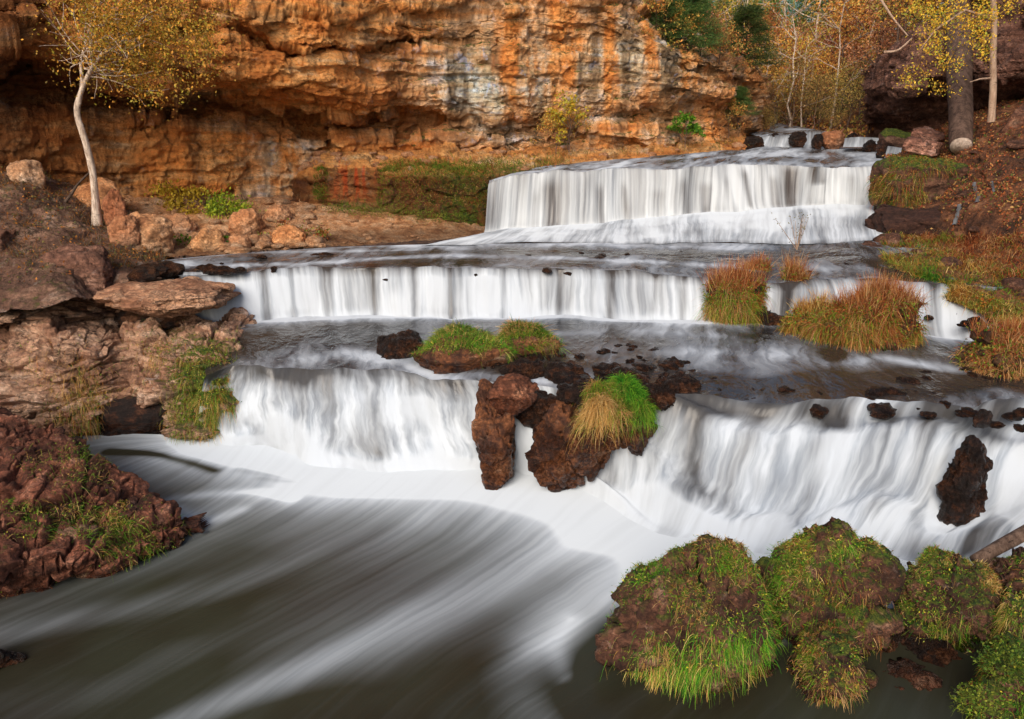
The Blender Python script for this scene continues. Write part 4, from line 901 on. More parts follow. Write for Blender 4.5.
fringe_on('rusty grass higher on the right shore', RG, lambda a, b: ((a > 905) & (b < shore(a) - 20) & (b > 236)).astype(float), 8000, [RUST, TAN, RUST, YG], 322, (.15, .5))
fringe_on('brown and green grass over the mossy wall on the right bank', RG, lambda a, b: np.exp(-((a - 925) / 30)**2 - ((b - 175) / 14)**2), 3500, [TAN, RUST, GREEN, RUST], 326, (.1, .3))
fringe('low green grass on the shelf under the cliff', [(400, 168, 23.3), (440, 168, 23.2), (480, 168, 23.2), (520, 165, 24.5), (560, 160, 26)], 5000, [GREEN, YG, RUST, YG], 323, (.12, .4), .8)
fringe_on('moss and short grass hanging on the wall beside the highest fall', BG, lambda a, b: ((a > 378) & (a < 492) & (b > 160) & (b < 206)).astype(float) + ((a > 314) & (a < 328) & (b > 168) & (b < 200)), 12000, [GREEN, YG, RUST, GREEN, TAN, (YG + GREEN)], 327, (.08, .30))
fringe('green grass at the foot of the mossy wall', [(330, 208, 22.9), (370, 210, 22.8), (420, 214, 22.5), (470, 218, 22.2)], 2500, [GREEN, GREEN, YG], 324, (.08, .22), .25)
fringe('thin orange grass below the far cliff', [(560, 158, 27), (620, 152, 28), (680, 148, 29.5), (735, 144, 31.5)], 3000, [RUST, YG, TAN], 325, (.15, .45), .6)

# ---- left ledges
def ledge_disp(G, N):
    wz = G[..., 2] + .12 * fbm(G * .8, 3, 170) - .03 * G[..., 0]; W = np.stack([G[..., 0], G[..., 1], wz], -1)
    D = .10 * fbm(G * .9, 4, 171)
    v, e = cells(W * np.array([1.0, 1.0, 3.0]) + .3 * fbm(G * 1.6, 3, 177)[..., None], 172); D += .34 * (v - .5) - .12 * (1 - sst(0, .1, e))
    v, e = cells(W * np.array([2.6, 2.6, 7.5]) + .3 * fbm(G * 3, 3, 178)[..., None], 174); D += .10 * (v - .5) - .05 * (1 - sst(0, .12, e))
    return D + .05 * ridged(G * 4, 4, 175) + .015 * fbm(G * 16, 3, 176)
def ledge(label, ctrl, nu, nv, mat, tint, mossf, colf=None):
    G, N, o = stone_sheet('rock_ledge', ctrl, nu, nv, mat, ledge_disp, colf or (lambda G, N, D: np.ones(G.shape) * np.array(tint) * (1 + .8 * D[..., None])), mossf, lambda G, N: sst(.22, .05, G[..., 2]) * .9, None)
    c = G.reshape(-1, 3).mean(0); c[2] = 0
    o.data.transform(__import__('mathutils').Matrix.Translation(tuple(-c))); o.location = tuple(c); tag(o, label, 'rock ledge')
    return o, G.reshape(-1, 3) - c, N.reshape(-1, 3), c
lc1 = []
for k in range(9):
    row = []
    for px, b, Yb, dY, dr in [(-260, 425, 14.2, 0, 0), (-120, 425, 14.2, 0, 0), (0, 422, 14.25, 0, 0), (55, 432, 13.95, 0, 0), (90, 424, 14.2, .1, 0), (120, 410, 14.6, .1, 0), (150, 412, 14.5, .05, 2), (175, 428, 14.05, 0, 6), (205, 432, 13.9, 0, 8), (225, 416, 14.0, .15, 10), (243, 392, 14.2, .4, 12), (254, 375, 14.6, .9, 16), (252, 372, 15.6, 1.6, 18)]:
        fr = [(b + 8, Yb), (b, Yb), (b - 14, Yb - .08), ((b + 352) / 2, Yb + .12), (min(356, b - 6), Yb + .4 + dY * .3), (338 + dr * .6, Yb + .85 + dY * .4), (322 + dr, Yb + 1.5 + dY * .3), (306 + dr, Yb + 2.2), (345, Yb + 3.0)][k]
        row.append(Q(px, *fr))
    lc1.append(row)
l1 = ledge('broad pinkish limestone ledge beside the left end of the lowest fall', lc1, 620, 360, M['ledge'], (1.15, 1.17, 1.2), lambda G, N: .30 * sst(.2, .7, N[..., 2]) + .65 * np.exp(-((proj(G)[0] - 205) / 36)**2 - ((proj(G)[1] - 385) / 42)**2))
lc2 = []
fz = [(0, -.15), (0, .0), (.10, .42), (.22, .55), (.40, .62), (.55, .80), (.75, .88), (1, 1)]
for f, zf in fz:
    row = []
    for px, b, t_, zt in [(-260, 625, 385, 1.7), (-100, 606, 395, 1.5), (0, 592, 410, 1.3), (40, 586, 424, 1.15), (78, 576, 440, 1.0), (104, 574, 462, .7), (130, 564, 488, .5), (160, 553, 504, .38), (184, 543, 516, .28), (193, 536, 524, .16), (192, 528, 522, .05)]:
        row.append(P(px, b + (t_ - b) * f, zt * zf))
    lc2.append(row)
lc2.append([p + np.array([0, .8, -1.2]) for p in lc2[-1]])
l4 = ledge('low layered reddish ledge at the near left, running out into the pool', lc2, 560, 420, M['brownrock'], (1.35, 1.1, 1.05), lambda G, N: .33 * sst(.3, .8, N[..., 2]))
l2 = rock_at('rock_ledge', 'overhanging flat slab with a dark hollow below, above the pinkish ledge', 'rock ledge', 96, 232, 284, 316, 0, M['ledge'], 252, .8, 6, .0, Yf=15.2, boxy=2., strata=.12, rough=.12, detail=.03, planes=8, cut=.85, frac=.6, tint=(1.2, 1.1, 1.0))
l2b = rock_at('wet_rock', 'dark wet block in shadow under the overhanging slab', 'rock', 120, 214, 300, 330, 0, M['wetrock'], 253, .7, 5, .3, Yf=15.9, wetline=.2)
box = lambda x0, x1, y0, y1: (lambda a, b: ((a > x0) & (a < x1) & (b > y0) & (b < y1)).astype(float))
hang(l1, 6500, 331, lambda a, b: np.exp(-((a - 205) / 32)**4 - ((b - 388) / 44)**4), [TAN, YG, GREEN, RUST, YG])
hang(l1, 3600, 332, lambda a, b: np.exp(-((a - 78) / 24)**2 - ((b - 395) / 32)**2) + .4 * np.exp(-((a - 30) / 22)**2 - ((b - 360) / 14)**2) + .5 * np.exp(-((a - 160) / 26)**2 - ((b - 350) / 24)**2), [TAN, TAN, GREEN, RUST])
l6 = rock_at('shore_rock', 'square grey speckled block at the waterline of the near left ledge', 'rock', 60, 106, 524, 577, 0, M['ledge'], 257, .8, 5, .3, boxy=2.2, moss=.2, wetline=.14, tint=(.75, .72, .7))
l7 = rock_at('shore_rock', 'dark red slanting rock lowest on the near left shore', 'rock', -90, 72, 545, 594, 0, M['brownrock'], 258, .7, 6, .3, moss=.2, wetline=.14, tint=(.9, .7, .7), boxy=1.4, rough=.14)
hang(l4, 4200, 333, lambda a, b: .6 * np.exp(-((a - 125) / 26)**2 - ((b - 535) / 16)**2) + np.exp(-((a - 78) / 20)**2 - ((b - 468) / 22)**2) + .4 * box(-10, 130, 500, 540)(a, b) + .3 * np.exp(-((a - 30) / 18)**2 - ((b - 465) / 12)**2), [TAN, GREEN, YG, GREEN], (.06, .2), .008, 1.)
hang(l7, 900, 335, lambda a, b: b * 0 + 1., [TAN, RUST, GREEN], (.04, .1), .007, 1.)
l8 = rock_at('rock_ledge', 'thin flat ledge between the overhanging slab and the bank', 'rock ledge', -150, 120, 292, 328, 0, M['ledge'], 259, .5, 6, .3, Yf=15.1, boxy=2.4, strata=.1, rough=.1)
rock_at('wet_rock', 'dark block added for the undercut shadow below the pinkish ledge', 'rock', 40, 190, 396, 438, 0, M['wetrock'], 264, .3, 5, .3, Yf=14.25, boxy=2.4, tint=(.5, .45, .45), wetline=.5)  # added block, tinted dark to stand in for the undercut's shadow
rock_at('rock_ledge', 'brown shore ledge beyond the right end of the lowest fall', 'rock ledge', 1085, 1560, 395, 640, 0, M['brownrock'], 571, .7, 6, .5, Yf=9.2, boxy=2.2, strata=.1, moss=.5, planes=6, cut=.9)
rock_at('rock_ledge', 'mossy near shore ledge beyond the right edge of the shallows', 'rock ledge', 1120, 1700, 560, 800, 0, M['brownrock'], 572, .6, 6, .5, Yf=6.6, boxy=2.2, strata=.1, moss=.6, planes=6, cut=.9)
# block at far left of the bank
rock_at('bank_boulder', 'grey block at the left edge of the bank', 'boulder', -30, 24, 255, 305, 0, M['ledge'], 261, .8, 5, .2, Yf=16.0, boxy=1.8, tint=(.8, .7, .68))
rock_at('bank_boulder', 'smaller grey block stacked at the left edge of the bank', 'boulder', -36, 12, 222, 262, 0, M['ledge'], 262, .8, 5, .2, Yf=16.5, boxy=1.8, tint=(.7, .6, .58))
rock_at('bank_boulder', 'squat dark boulder where the bank meets the shelf water', 'boulder', 40, 118, 245, 302, 0, M['outcrop'], 263, .7, 6, .3, Yf=16.0, boxy=1.4, tint=(1.7, 1.6, 1.55), rough=.18, moss=.2)
# ---- big rubble boulders under the cliff
RB = [('largest tan boulder at the water edge below the pale tree', 122, 174, 212, 256, 20.0, (1, .95, .9)), ('orange slab leaning behind the pale tree', 68, 122, 178, 224, 21.2, (1.05, .9, .75)),
      ('upright dark orange block right of the pale tree', 104, 126, 188, 228, 20.8, (.7, .5, .45)), ('pale flat boulder high on the bank at the far left', 8, 44, 160, 186, 21.0, (1.1, 1.15, 1.25)),
      ('rounded orange boulder right of the largest tan one', 190, 224, 228, 252, 20.4, (1.05, .95, .8)), ('broad orange boulder below the green creeper', 228, 262, 208, 234, 21.2, (1, .85, .75)),
      ('low boulder at the waterline below the green creeper', 226, 250, 234, 250, 20.4, (.95, .85, .8)), ('grey brown rock between the two creepers', 190, 206, 190, 206, 22.3, (.6, .6, .65)),
      ('long low boulder at the foot of the yellow creeper', 150, 196, 214, 236, 21.0, (.95, .85, .8)), ('orange rock near the end of the gravel shore', 272, 305, 224, 246, 20.8, (1.05, .85, .65)),
      ('small grey stone at the waterline left of the largest tan boulder', 126, 146, 246, 262, 19.2, (.6, .6, .62)), ('flat pale boulder against the cliff foot', 262, 292, 204, 222, 22.2, (1, .9, .85)), ('dull orange boulder just right of the pale trunk base', 110, 140, 215, 246, 19.8, (.8, .65, .6))]
def on_sheet(G, px, row):
    a, b = proj(G); i = np.argmin((a - px)**2 + (b - row)**2); return G.reshape(-1, 3)[i]
p_ = on_sheet(FALLG, 750, 418)
rock_at('wet_rock', 'dark wet rock half veiled by water near the lip of the lowest fall', 'rock', 722, 776, 405, 424, 0, M['wetrock'], 580, .8, 5, .3, Yf=p_[1] + .12, wetline=9, frac=.6, tint=(.7, .7, .75), **IK)
for k, (lb, a, b2, rt, rb, Y, tn) in enumerate(RB):
    Gs = LG if (a + b2) / 2 < 128 else SG; Y = on_sheet(Gs, (a + b2) / 2, rb - 3)[1] - .12 + (.9 if k == 1 else 0)
    rock_at('shore_boulder', lb, 'boulder', a, b2, rt, rb, 0, M['orangerock'], 270 + k, .8, 5, .3, 'boulders under the cliff', Yf=Y, frac=.5, tint=tuple(x * 1.15 for x in tn), boxy=1.2, rough=.12)
pr = proto_rocks('rubble_stone', 'small orange stone scattered on the gravel shore', 'stone', 'small stones on the gravel shore', M['orangerock'], 5, 480, 0., detail=.03)
sp = []
idx = rs.randint(0, SG.shape[0] * SG.shape[1], 400); pts = SG.reshape(-1, 3)[idx]; aa, bb = proj(pts)
for p, a, b2 in zip(pts, aa, bb):
    if 90 < a < 430 and len(sp) < 150: sp.append((p[0], p[1], p[2] + .02, rs.choice([.12, .2, .3, .45, .6]) * (.4 if a > 330 else 1.1)))
shoal(pr, sp, '', '', '')
pr = proto_rocks('rubble_stone', 'pale stone scattered on the shelf under the cliff', 'stone', 'stones on the shelf under the cliff', M['orangerock'], 3, 490, 0., detail=.03, tint=(1, .9, .85))
sel = BG[120:198].reshape(-1, 3); sel = sel[rs.randint(0, len(sel), 60)]
shoal(pr, [(p[0], p[1], p[2], rs.uniform(.12, .5)) for p in sel], '', '', '')
pr = proto_rocks('bank_stone', 'brown stone half buried in the leafy right bank', 'stone', 'stones in the right bank', M['brownrock'], 3, 500, 0., detail=.03, moss=.3)
sel = RG[80:400].reshape(-1, 3); sel = sel[rs.randint(0, len(sel), 60)]
shoal(pr, [(p[0], p[1], p[2], rs.choice([.15, .25, .4, .7])) for p in sel], '', '', '')
# upper right: moss block, slabs, dark rock in the back cascade
mb = rock_at('mossy_block', 'broad mossy rock wall at the right end of the highest fall', 'rock', 876, 962, 157, 216, 0, M['outcrop'], 295, .8, 6, .3, Yf=22.6, boxy=2.6, moss=.62, tint=(.8, .7, .6), wetline=.3, strata=.08, planes=5, cut=.9)
hang(mb, 4200, 348, lambda a, b: (fbm(np.stack([a * .06, b * .06, a * 0], -1), 3, 4) > -.1) * (a < 958.), [RUST, GREEN, TAN, GREEN, RUST], (.06, .24), .012, 1.5)
rock_at('rock_ledge', 'dark wet ledge below the mossy wall at the right of the highest fall', 'rock ledge', 872, 1000, 206, 246, 0, M['outcrop'], 294, .5, 6, .3, Yf=20.9, boxy=2.8, tint=(.45, .36, .34), strata=.12, planes=5, cut=.9, wetline=.3)
def slab(label, A, B, w, h, seed, rx=0.):
    A, B = np.array(A), np.array(B); L = np.linalg.norm(B - A); V, Fc, N = rock_geo((L, w, h), seed, 5, 2, .03, boxy=6, detail=.012, cut=.97)
    ang = math.atan2(B[1] - A[1], B[0] - A[0]); o = obj('broken_slab', mesh('broken_slab', V, [Fc], M['outcrop'], {'moss': np.zeros(len(V)), 'wet': np.zeros(len(V))}, np.ones(V.shape) * np.array((2.2, 2.0, 2.0))), None, tuple((A + B) / 2))
    o.rotation_euler = (rx, -math.asin((B[2] - A[2]) / L), ang); tag(o, label, 'slab', 'broken slabs on the right bank')
slab('lower broken grey slab with squared end on the right bank', Q(906, 143, 25), Q(940, 150, 24.4), 1.0, .42, 501)
slab('upper broken grey slab lying slanted on the right bank', Q(916, 131, 26), Q(940, 143, 25.4), .8, .34, 502, .2)
rock_at('cascade_rock', 'orange boulder between the two little back cascades', 'rock', 821, 846, 131, 147, 0, M['orangerock'], 296, .9, 5, .2, Yf=30.4, tint=(.7, .55, .5))
rock_at('cascade_rock', 'black rock splitting the left back cascade', 'rock', 790, 806, 131, 144, 0, M['wetrock'], 297, .9, 5, .2, Yf=30.8, wetline=9)
rock_at('mossy_block', 'low dark mossy rock at the right of the back cascades', 'rock', 876, 918, 128, 150, 0, M['outcrop'], 298, .8, 5, .2, Yf=28, moss=.7)
rock_at('bank_boulder', 'big brown boulder at the right edge below the outcrop', 'boulder', 1000, 1060, 100, 150, 0, M['brownrock'], 299, .8, 5, .3, Yf=22.6, moss=.3)
rock_at('cascade_rock', 'dark stone at the foot of the right back cascade', 'rock', 876, 900, 145, 165, 0, M['wetrock'], 300, .8, 5, .2, Yf=27, wetline=9)
for k, (a0, a1, t0, b0_, Y, lb) in enumerate([(742, 764, 136, 150, 30.6, 'dark rock at the left end of the back cascades'), (812, 824, 134, 146, 30.5, 'small dark rock left of the orange boulder in the back cascades'), (768, 782, 133, 139, 31.8, 'dark rock on the crest of the left back cascade'), (862, 880, 140, 150, 29.4, 'low dark rock in the right back cascade'), (846, 858, 133, 140, 30.9, 'dark rock on the crest of the right back cascade')]):
    rock_at('cascade_rock', lb, 'rock', a0, a1, t0, b0_, 0, M['wetrock'], 560 + k, .9, 4, .2, Yf=Y, wetline=9, tint=(.8, .8, .8))
# side rills on the right bank
for k, L in enumerate([[[(845, 138, 30.5), (860, 137, 30.5), (880, 138, 30.5)], [(843, 147, 29.6), (860, 147, 29.6), (883, 147, 29.6)]], [[(888, 146, 26.6), (896, 147, 26.6), (902, 148, 26.6)], [(884, 158, 26), (893, 158, 26), (900, 157, 26)]]]):
    water('side_rill', [[Q(*p) for p in r] for r in L], 60, 40, M['w_fall'], [(0, .5), (1, .9)], profile=steep, amp=.04, fu=5, seed=13 + k)
def trickle(pts, w):
    W = cr(np.array([on_sheet(RG, p[0], p[1]) + np.array([0, -.10, .05]) for p in pts]), np.linspace(0, len(pts) - 1, 24)); W[:, 0] += .012 * np.sin(np.arange(24) * 1.3); a = W + np.array([-w, 0, 0]); b = W + np.array([w, 0, 0]); m = W + np.array([0, -.05, .02])
    return [list(a), list(m), list(b)]
for k, (pts, w) in enumerate([([(972, 184, 22.4), (973, 190, 22.0), (976, 198, 21.3), (974, 204, 20.8)], .05), ([(989, 183, 21.6), (990, 188, 21.3), (991, 194, 21.0)], .03), ([(957, 206, 20.8), (956, 214, 20.2), (952, 226, 19.9)], .06)]):
    a, m, b = trickle(pts, w)
    G = np.array([a, m, b]).transpose(1, 0, 2); U, Vv = np.meshgrid([0, w, 2 * w], np.linspace(0, 1, 24))
    me = mesh('side_rill', G.reshape(-1, 3), [gridfaces(24, 3)], M['w_fall'], {'foam': np.full(72, .35)}, None, np.stack([U, Vv], -1).reshape(-1, 2)); tag(obj('side_rill', me), kind='structure')
# left little cascades at the shelf edge beside the slab
for k, (x0, x1, y0, y1, Y) in enumerate([(115, 142, 272, 289, 17.4), (163, 172, 273, 287, 17.0), (184, 212, 272, 290, 16.9)]):
    water('side_rill', [[Q(x0, y0, Y), Q((x0 + x1) / 2, y0, Y), Q(x1, y0, Y)], [Q(x0 - 2, y1, Y - .35), Q((x0 + x1) / 2, y1 + 1, Y - .4), Q(x1 + 4, y1, Y - .35)]], 60, 40, M['w_fall'], [(0, .4), (.3, .8), (1, .9)], profile=steep, amp=.04, fu=5, seed=20 + k)

# ------------------------------------------------------------------ trees
def grow(rs, base, d, L, r, depth, out, tips, bend=.25, split=(2, 3), up=.15):
    n = 5; pts = [base]; dd = d / np.linalg.norm(d)
    for k in range(n):
        dd = dd + rs.normal(size=3) * bend * .35 + np.array([0, 0, up * .2]); dd /= np.linalg.norm(dd); pts.append(pts[-1] + dd * L / n)
    out.append(tube(pts, np.linspace(r, r * .55, n + 1), 6 if r > .03 else 4, False))
    if depth == 0: tips.extend(pts[2:]); return
    for k in range(rs.randint(*split) + 1):
        a = rs.normal(size=3); a -= a @ dd * dd; a /= np.linalg.norm(a); i = rs.randint(2, n + 1)
        grow(rs, pts[i], dd + a * rs.uniform(.5, 1.), L * rs.uniform(.55, .8), r * .5, depth - 1, out, tips, bend, split, up)
def tree_proto(name, seed, h, r, pal, leafn, leafs, depth=3, bark='bark', clump=.45, L0=.45, split=(2, 4), lean=(0, 0), up=.15):
    rs = np.random.RandomState(seed); out, tips = [], []
    trunk = [np.array([lean[0] * t * h, lean[1] * t * h, h * t]) + rs.normal(size=3) * .02 * h * (t > 0) for t in np.linspace(0, .95, 7)]
    out.append(tube(trunk, np.linspace(r, r * .3, 7), 9, False, .1, seed))
    for k in range(2, 7):
        for j in range(rs.randint(*split)):
            a = rs.uniform(0, 6.28); grow(rs, trunk[k], np.array([math.cos(a), math.sin(a), rs.uniform(.2, .9)]), h * L0 * (1.1 - k / 9) * rs.uniform(.6, 1), r * .35, depth - 2, out, tips, .3, (1, 3), up)
    tips = np.array(tips); i = rs.randint(0, len(tips), leafn); pt = tips[i] + rs.normal(size=(leafn, 3)) * clump * (h / 6)
    keep = fbm(pt * 1.3 + seed, 3, seed) > -.25; pt = pt[keep]
    lf = leaves(pt, rs.uniform(.6, 1.3, len(pt)) * leafs, pick(pal, len(pt), rs), rs)
    e = obj(name, None); obj('trunk', tubes('trunk', out, M[bark]), e); obj('crown', vmesh('crown', [lf], M['leaf']), e)
    return e
def pine_proto(seed, h, r, pal):
    rs = np.random.RandomState(seed); out = [tube([(0, 0, 0), (0.05 * h * .3, 0, h * .5), (0, 0, h)], [r, r * .6, r * .1], 8, False)]; P_, D_ = [], []
    for z in np.linspace(.3, .98, 26):
        for j in range(5):
            a = rs.uniform(0, 6.28); L = (1.05 - z) * h * rs.uniform(.3, .48) + .05 * h; b = np.array([0, 0, z * h]); d = np.array([math.cos(a), math.sin(a), rs.uniform(-.1, .25)])
            out.append(tube([b, b + d * L * .5, b + d * L + np.array([0, 0, -.05 * L])], [r * .2, r * .12, r * .04], 4, False))
            t = rs.uniform(.25, 1, 110); P_.append(b + d * L * t[:, None] + rs.normal(size=(110, 3)) * .035 * h * .6); D_.append(d + rs.normal(size=(110, 3)) * .8)
    P_, D_ = np.concatenate(P_), np.concatenate(D_); n = len(P_)
    bl = blades(P_, D_, rs.uniform(.05, .12, n) * h * .45, np.full(n, .0045 * h), rs.uniform(0, .2, n), pick(pal, n, rs), rs, 1)
    e = obj('pine_tree', None); obj('trunk', tubes('trunk', out, M['bark']), e); obj('crown', vmesh('crown', [bl], M['leaf']), e); return e
ORG = [(.60, .22, .05), (.72, .33, .08), (.45, .16, .04), (.62, .38, .10)]; OLV = [(.34, .28, .06), (.44, .34, .08), (.25, .20, .05)]; YEL = [(.60, .42, .04), (.50, .30, .03), (.38, .36, .05)]
RED = [(.50, .17, .09), (.58, .26, .14), (.40, .18, .10)]
PG = [(.06, .20, .05), (.10, .28, .06), (.18, .32, .07)]
hill = HG.reshape(-1, 3)
def hz(x, y):
    i = np.argmin((hill[:, 0] - x)**2 + (hill[:, 1] - y)**2); return hill[i, 2]
def place(protos, spots, labels, cat, group):
    for k, (px, Y, s) in enumerate(spots):
        x = Q(px, 60, Y)[0]; z = hz(x, Y); src = protos[k % len(protos)]
        if k < len(protos): src.location = (x, Y, z - .1); src.scale = (s,) * 3; o = src
        else: o = dup(src, (x, Y, z - .1), rs.uniform(0, 6.28), s)
        tag(o, labels[k % len(protos)], cat, group)
oak = [tree_proto('autumn_tree', 600, 6.5, .12, ORG, 3600, .09), tree_proto('autumn_tree', 601, 5.5, .10, RED, 3000, .085), tree_proto('autumn_tree', 602, 6, .1, OLV + ORG[:1], 3400, .08)]
sp = []
for px in range(690, 900, 14):
    for Y in (42, 47, 53):
        sp.append((px + rs.uniform(-7, 7), Y + rs.uniform(-3, 3), rs.uniform(.42, .8) if px < 850 else rs.uniform(.7, 1.1)))
place(oak, sp[:70], ['orange leaved tree in the hillside wood', 'russet leaved tree in the hillside wood', 'olive and brown leaved tree in the hillside wood'], 'tree', 'autumn trees on the hillside')
for k, (px, row, Y, sc_) in enumerate([(872, 80, 34, .6), (893, 62, 31.5, .6), (915, 48, 31, .62), (938, 36, 31, .6), (962, 20, 31, .6), (900, 40, 36, .8), (930, 20, 36, .8), (880, 60, 37, .7)]):
    L = Q(px, row + 10, Y); o = dup(oak[(k + 1) % 3], tuple(L), k * 1.9, sc_); o['label'] = 'small russet tree on top of the dark outcrop'; o['group'] = 'small trees on the outcrop'
bir = [tree_proto('birch_tree', 610, 5.5, .06, YEL, 900, .05, bark='birch', clump=.3), tree_proto('birch_tree', 611, 6.5, .07, OLV, 700, .06, bark='birch', clump=.3)]
place(bir, [(768, 37.5, .75), (792, 38, .85), (806, 38.5, .8), (838, 40, .9), (742, 44, 1.2), (815, 48, 1.3), (700, 50, 1.3), (870, 44, 1.3), (780, 54, 1.5), (725, 56, 1.4), (846, 52, 1.5)], ['slim pale stemmed tree with few yellow leaves on the hillside', 'slim pale stemmed tree with thin olive leaves on the hillside'], 'tree', 'slim pale trees on the hillside')
bsh = [tree_proto('hillside_bush', 620, 2.6, .04, [(.40, .24, .07), (.45, .27, .08), (.24, .18, .05)], 2400, .035, L0=.6, clump=.5), tree_proto('hillside_bush', 621, 2.4, .04, [(.22, .24, .06), (.32, .24, .07), (.15, .16, .04)], 2200, .035, L0=.6, clump=.5), tree_proto('hillside_bush', 622, 2.3, .04, ORG, 2200, .035, L0=.6, clump=.5)]
sp = [(px + rs.uniform(-8, 8), Y + rs.uniform(-1, 1), rs.uniform(.45, 1.15)) for px in range(748, 890, 19) for Y in (36.5, 39.5, 43)]
place(bsh, sp, ['olive leaved bush low on the hillside', 'dull green bush low on the hillside', 'orange leaved bush low on the hillside'], 'bush', 'bushes on the hillside')
pn = [pine_proto(630, 7, .10, PG), pine_proto(631, 6.4, .10, PG)]
place(pn, [(712, 56, 1.0), (738, 60, .95), (766, 62, 1.05), (806, 62, 1.0), (690, 48, .75), (672, 44, .65), (752, 58, .7), (832, 60, .8)], ['dark green pine on the skyline above the gorge', 'broad dark green pine on the skyline above the gorge'], 'tree', 'pines above the gorge')
# cedars and scrub on the shoulder of the cliff
cs = [('bushy dark cedar on the cliff shoulder', 688, 45, 29.6, .55), ('taller cedar behind the cliff shoulder', 742, 62, 33, .62), ('small cedar clinging lower on the cliff shoulder', 738, 96, 31.5, .28), ('cedar at the top edge of the cliff', 664, 22, 29.4, .4)]
ced = pine_proto(640, 5, .09, [(.05, .12, .03), (.10, .18, .04), (.18, .22, .05)])
for k, (lb, px, row, Y, s) in enumerate(cs):
    L = Q(px, row + 30, Y)
    if k == 0: o = ced; o.location = tuple(L); o.scale = (s * 1.5, s * 1.5, s)
    else: o = dup(ced, L, k * 1.3, (s * 1.5, s * 1.5, s))
    tag(o, lb, 'tree', 'cedars on the cliff shoulder')
scr = tree_proto('cliff_shrub', 650, 1.6, .025, ORG + OLV, 1500, .04, L0=.7, clump=.35)
css = [(545, -8, 28.0), (575, -2, 28.2), (604, 2, 28.4), (630, 16, 28.8), (655, 40, 29), (676, 60, 29.5), (700, 66, 30.3), (718, 74, 31), (568, 142, 26.6), (556, 148, 26.2), (640, 60, 28.6), (728, 130, 31)]
for k, (px, row, Y) in enumerate(css):
    L = Q(px, row + 8, Y); s = 1.0 if k < 8 else .7
    if k == 0: o = scr; o.location = tuple(L)
    else: o = dup(scr, L, k * 1.1, s)
    tag(o, 'thin russet shrub rooted on the cliff', 'shrub', 'russet shrubs on the cliff')
ysh = tree_proto('yellow_shrub', 651, 1.5, .02, YEL, 1100, .05, L0=.6, clump=.3); ysh.location = tuple(Q(569, 152, 25.8)); tag(ysh, 'bright yellow shrub against the cliff above the highest fall', 'shrub')
gsh = tree_proto('green_shrub', 652, 1.0, .02, GREEN, 1500, .045, L0=.7, clump=.3); gsh.location = tuple(Q(685, 148, 28.6)); tag(gsh, 'green shrub at the cliff foot beside the highest fall', 'shrub')

# pale tree at the left
def px_path(L): return np.array([Q(*p) for p in L])
TY = on_sheet(LG, 97, 222)[1] - .1; dT = TY - 20
tp = cr(px_path([(x, y, Y + dT) for x, y, Y in [(97, 226, 20.0), (95, 196, 20), (92, 168, 20), (85, 140, 19.9), (78, 118, 19.9), (78, 102, 19.8), (84, 84, 19.8), (92, 68, 19.7), (102, 54, 19.6), (114, 40, 19.5)]]), np.linspace(0, 9, 40))
st2 = cr(px_path([(x, y, Y + dT) for x, y, Y in [(79, 104, 19.8), (82, 82, 19.9), (81, 60, 20), (88, 36, 20.1), (96, 0, 20.2)]]), np.linspace(0, 4, 16))
base = tp[0].copy(); te = empty('pale_tree', base, 'pale barked leaning tree with olive yellow leaves in front of the cliff', 'tree')
rs2 = np.random.RandomState(77); out = [tube(tp - base, np.interp(np.arange(40), [0, 4, 20, 39], [.14, .085, .065, .03]), 12, False, .25, 5), tube(st2 - base, np.linspace(.05, .015, 16), 8, False, .1, 6)]; tips = []
for p in list(tp[28:]) + list(st2[6:]):
    for j in range(2):
        d = rs2.normal(size=3); d[2] = abs(d[2]) * .5; d[0] += .9; grow(rs2, p - base, d, rs2.uniform(.6, 1.2), .018, 1, out, tips, .4, (1, 3), -.05)
obj('trunk', tubes('trunk', out, M['birch']), te)
tips = np.array(tips); cen = []
rr = np.random.RandomState(78)
blobs = [(110, 10, 40, 30), (150, 40, 42, 30), (185, 30, 36, 30), (130, 60, 30, 18), (175, 75, 28, 16), (140, 88, 14, 14), (168, 92, 18, 12), (95, 30, 26, 24), (205, 50, 18, 24), (150, -30, 60, 25)]
pts = []
for bx, by, sx, sy in blobs:
    k = int(12 * sx * sy / 3); a = rr.normal(size=(k, 2)) * .6; Yb = rr.normal(size=k) * .5 + 19.6 + dT
    pts.append(np.array([Q(bx + u * sx, by + v * sy, y) for (u, v), y in zip(a, Yb)]))
pts = np.concatenate(pts) - base; pts = pts[.6 * fbm(pts * 2.0, 3, 5) + .9 * fbm(pts * 4.5, 2, 6) > .12]
more = tips[rr.randint(0, len(tips), 5000)] + rr.normal(size=(5000, 3)) * .2; pts = np.concatenate([pts, more])
obj('crown', vmesh('crown', [leaves(pts, rr.uniform(.014, .045, len(pts)), pick([(.62, .27, .04), (.40, .22, .04), (.28, .17, .03), (.60, .26, .05), (.14, .09, .02), (.42, .32, .04)], len(pts), rr), rr)], M['leaf']), te)
# bare leaning branch
bb_ = obj('bare_branch', tubes('bare_branch', [tube(cr(px_path([(56, 214, 19.2), (70, 196, 19.2), (78, 184, 19.2), (92, 170, 19.3)]), np.linspace(0, 3, 14)), np.linspace(.045, .02, 14), 7)], M['twig'])); tag(bb_, 'bare dark branch leaning against the pale trunk', 'branch')

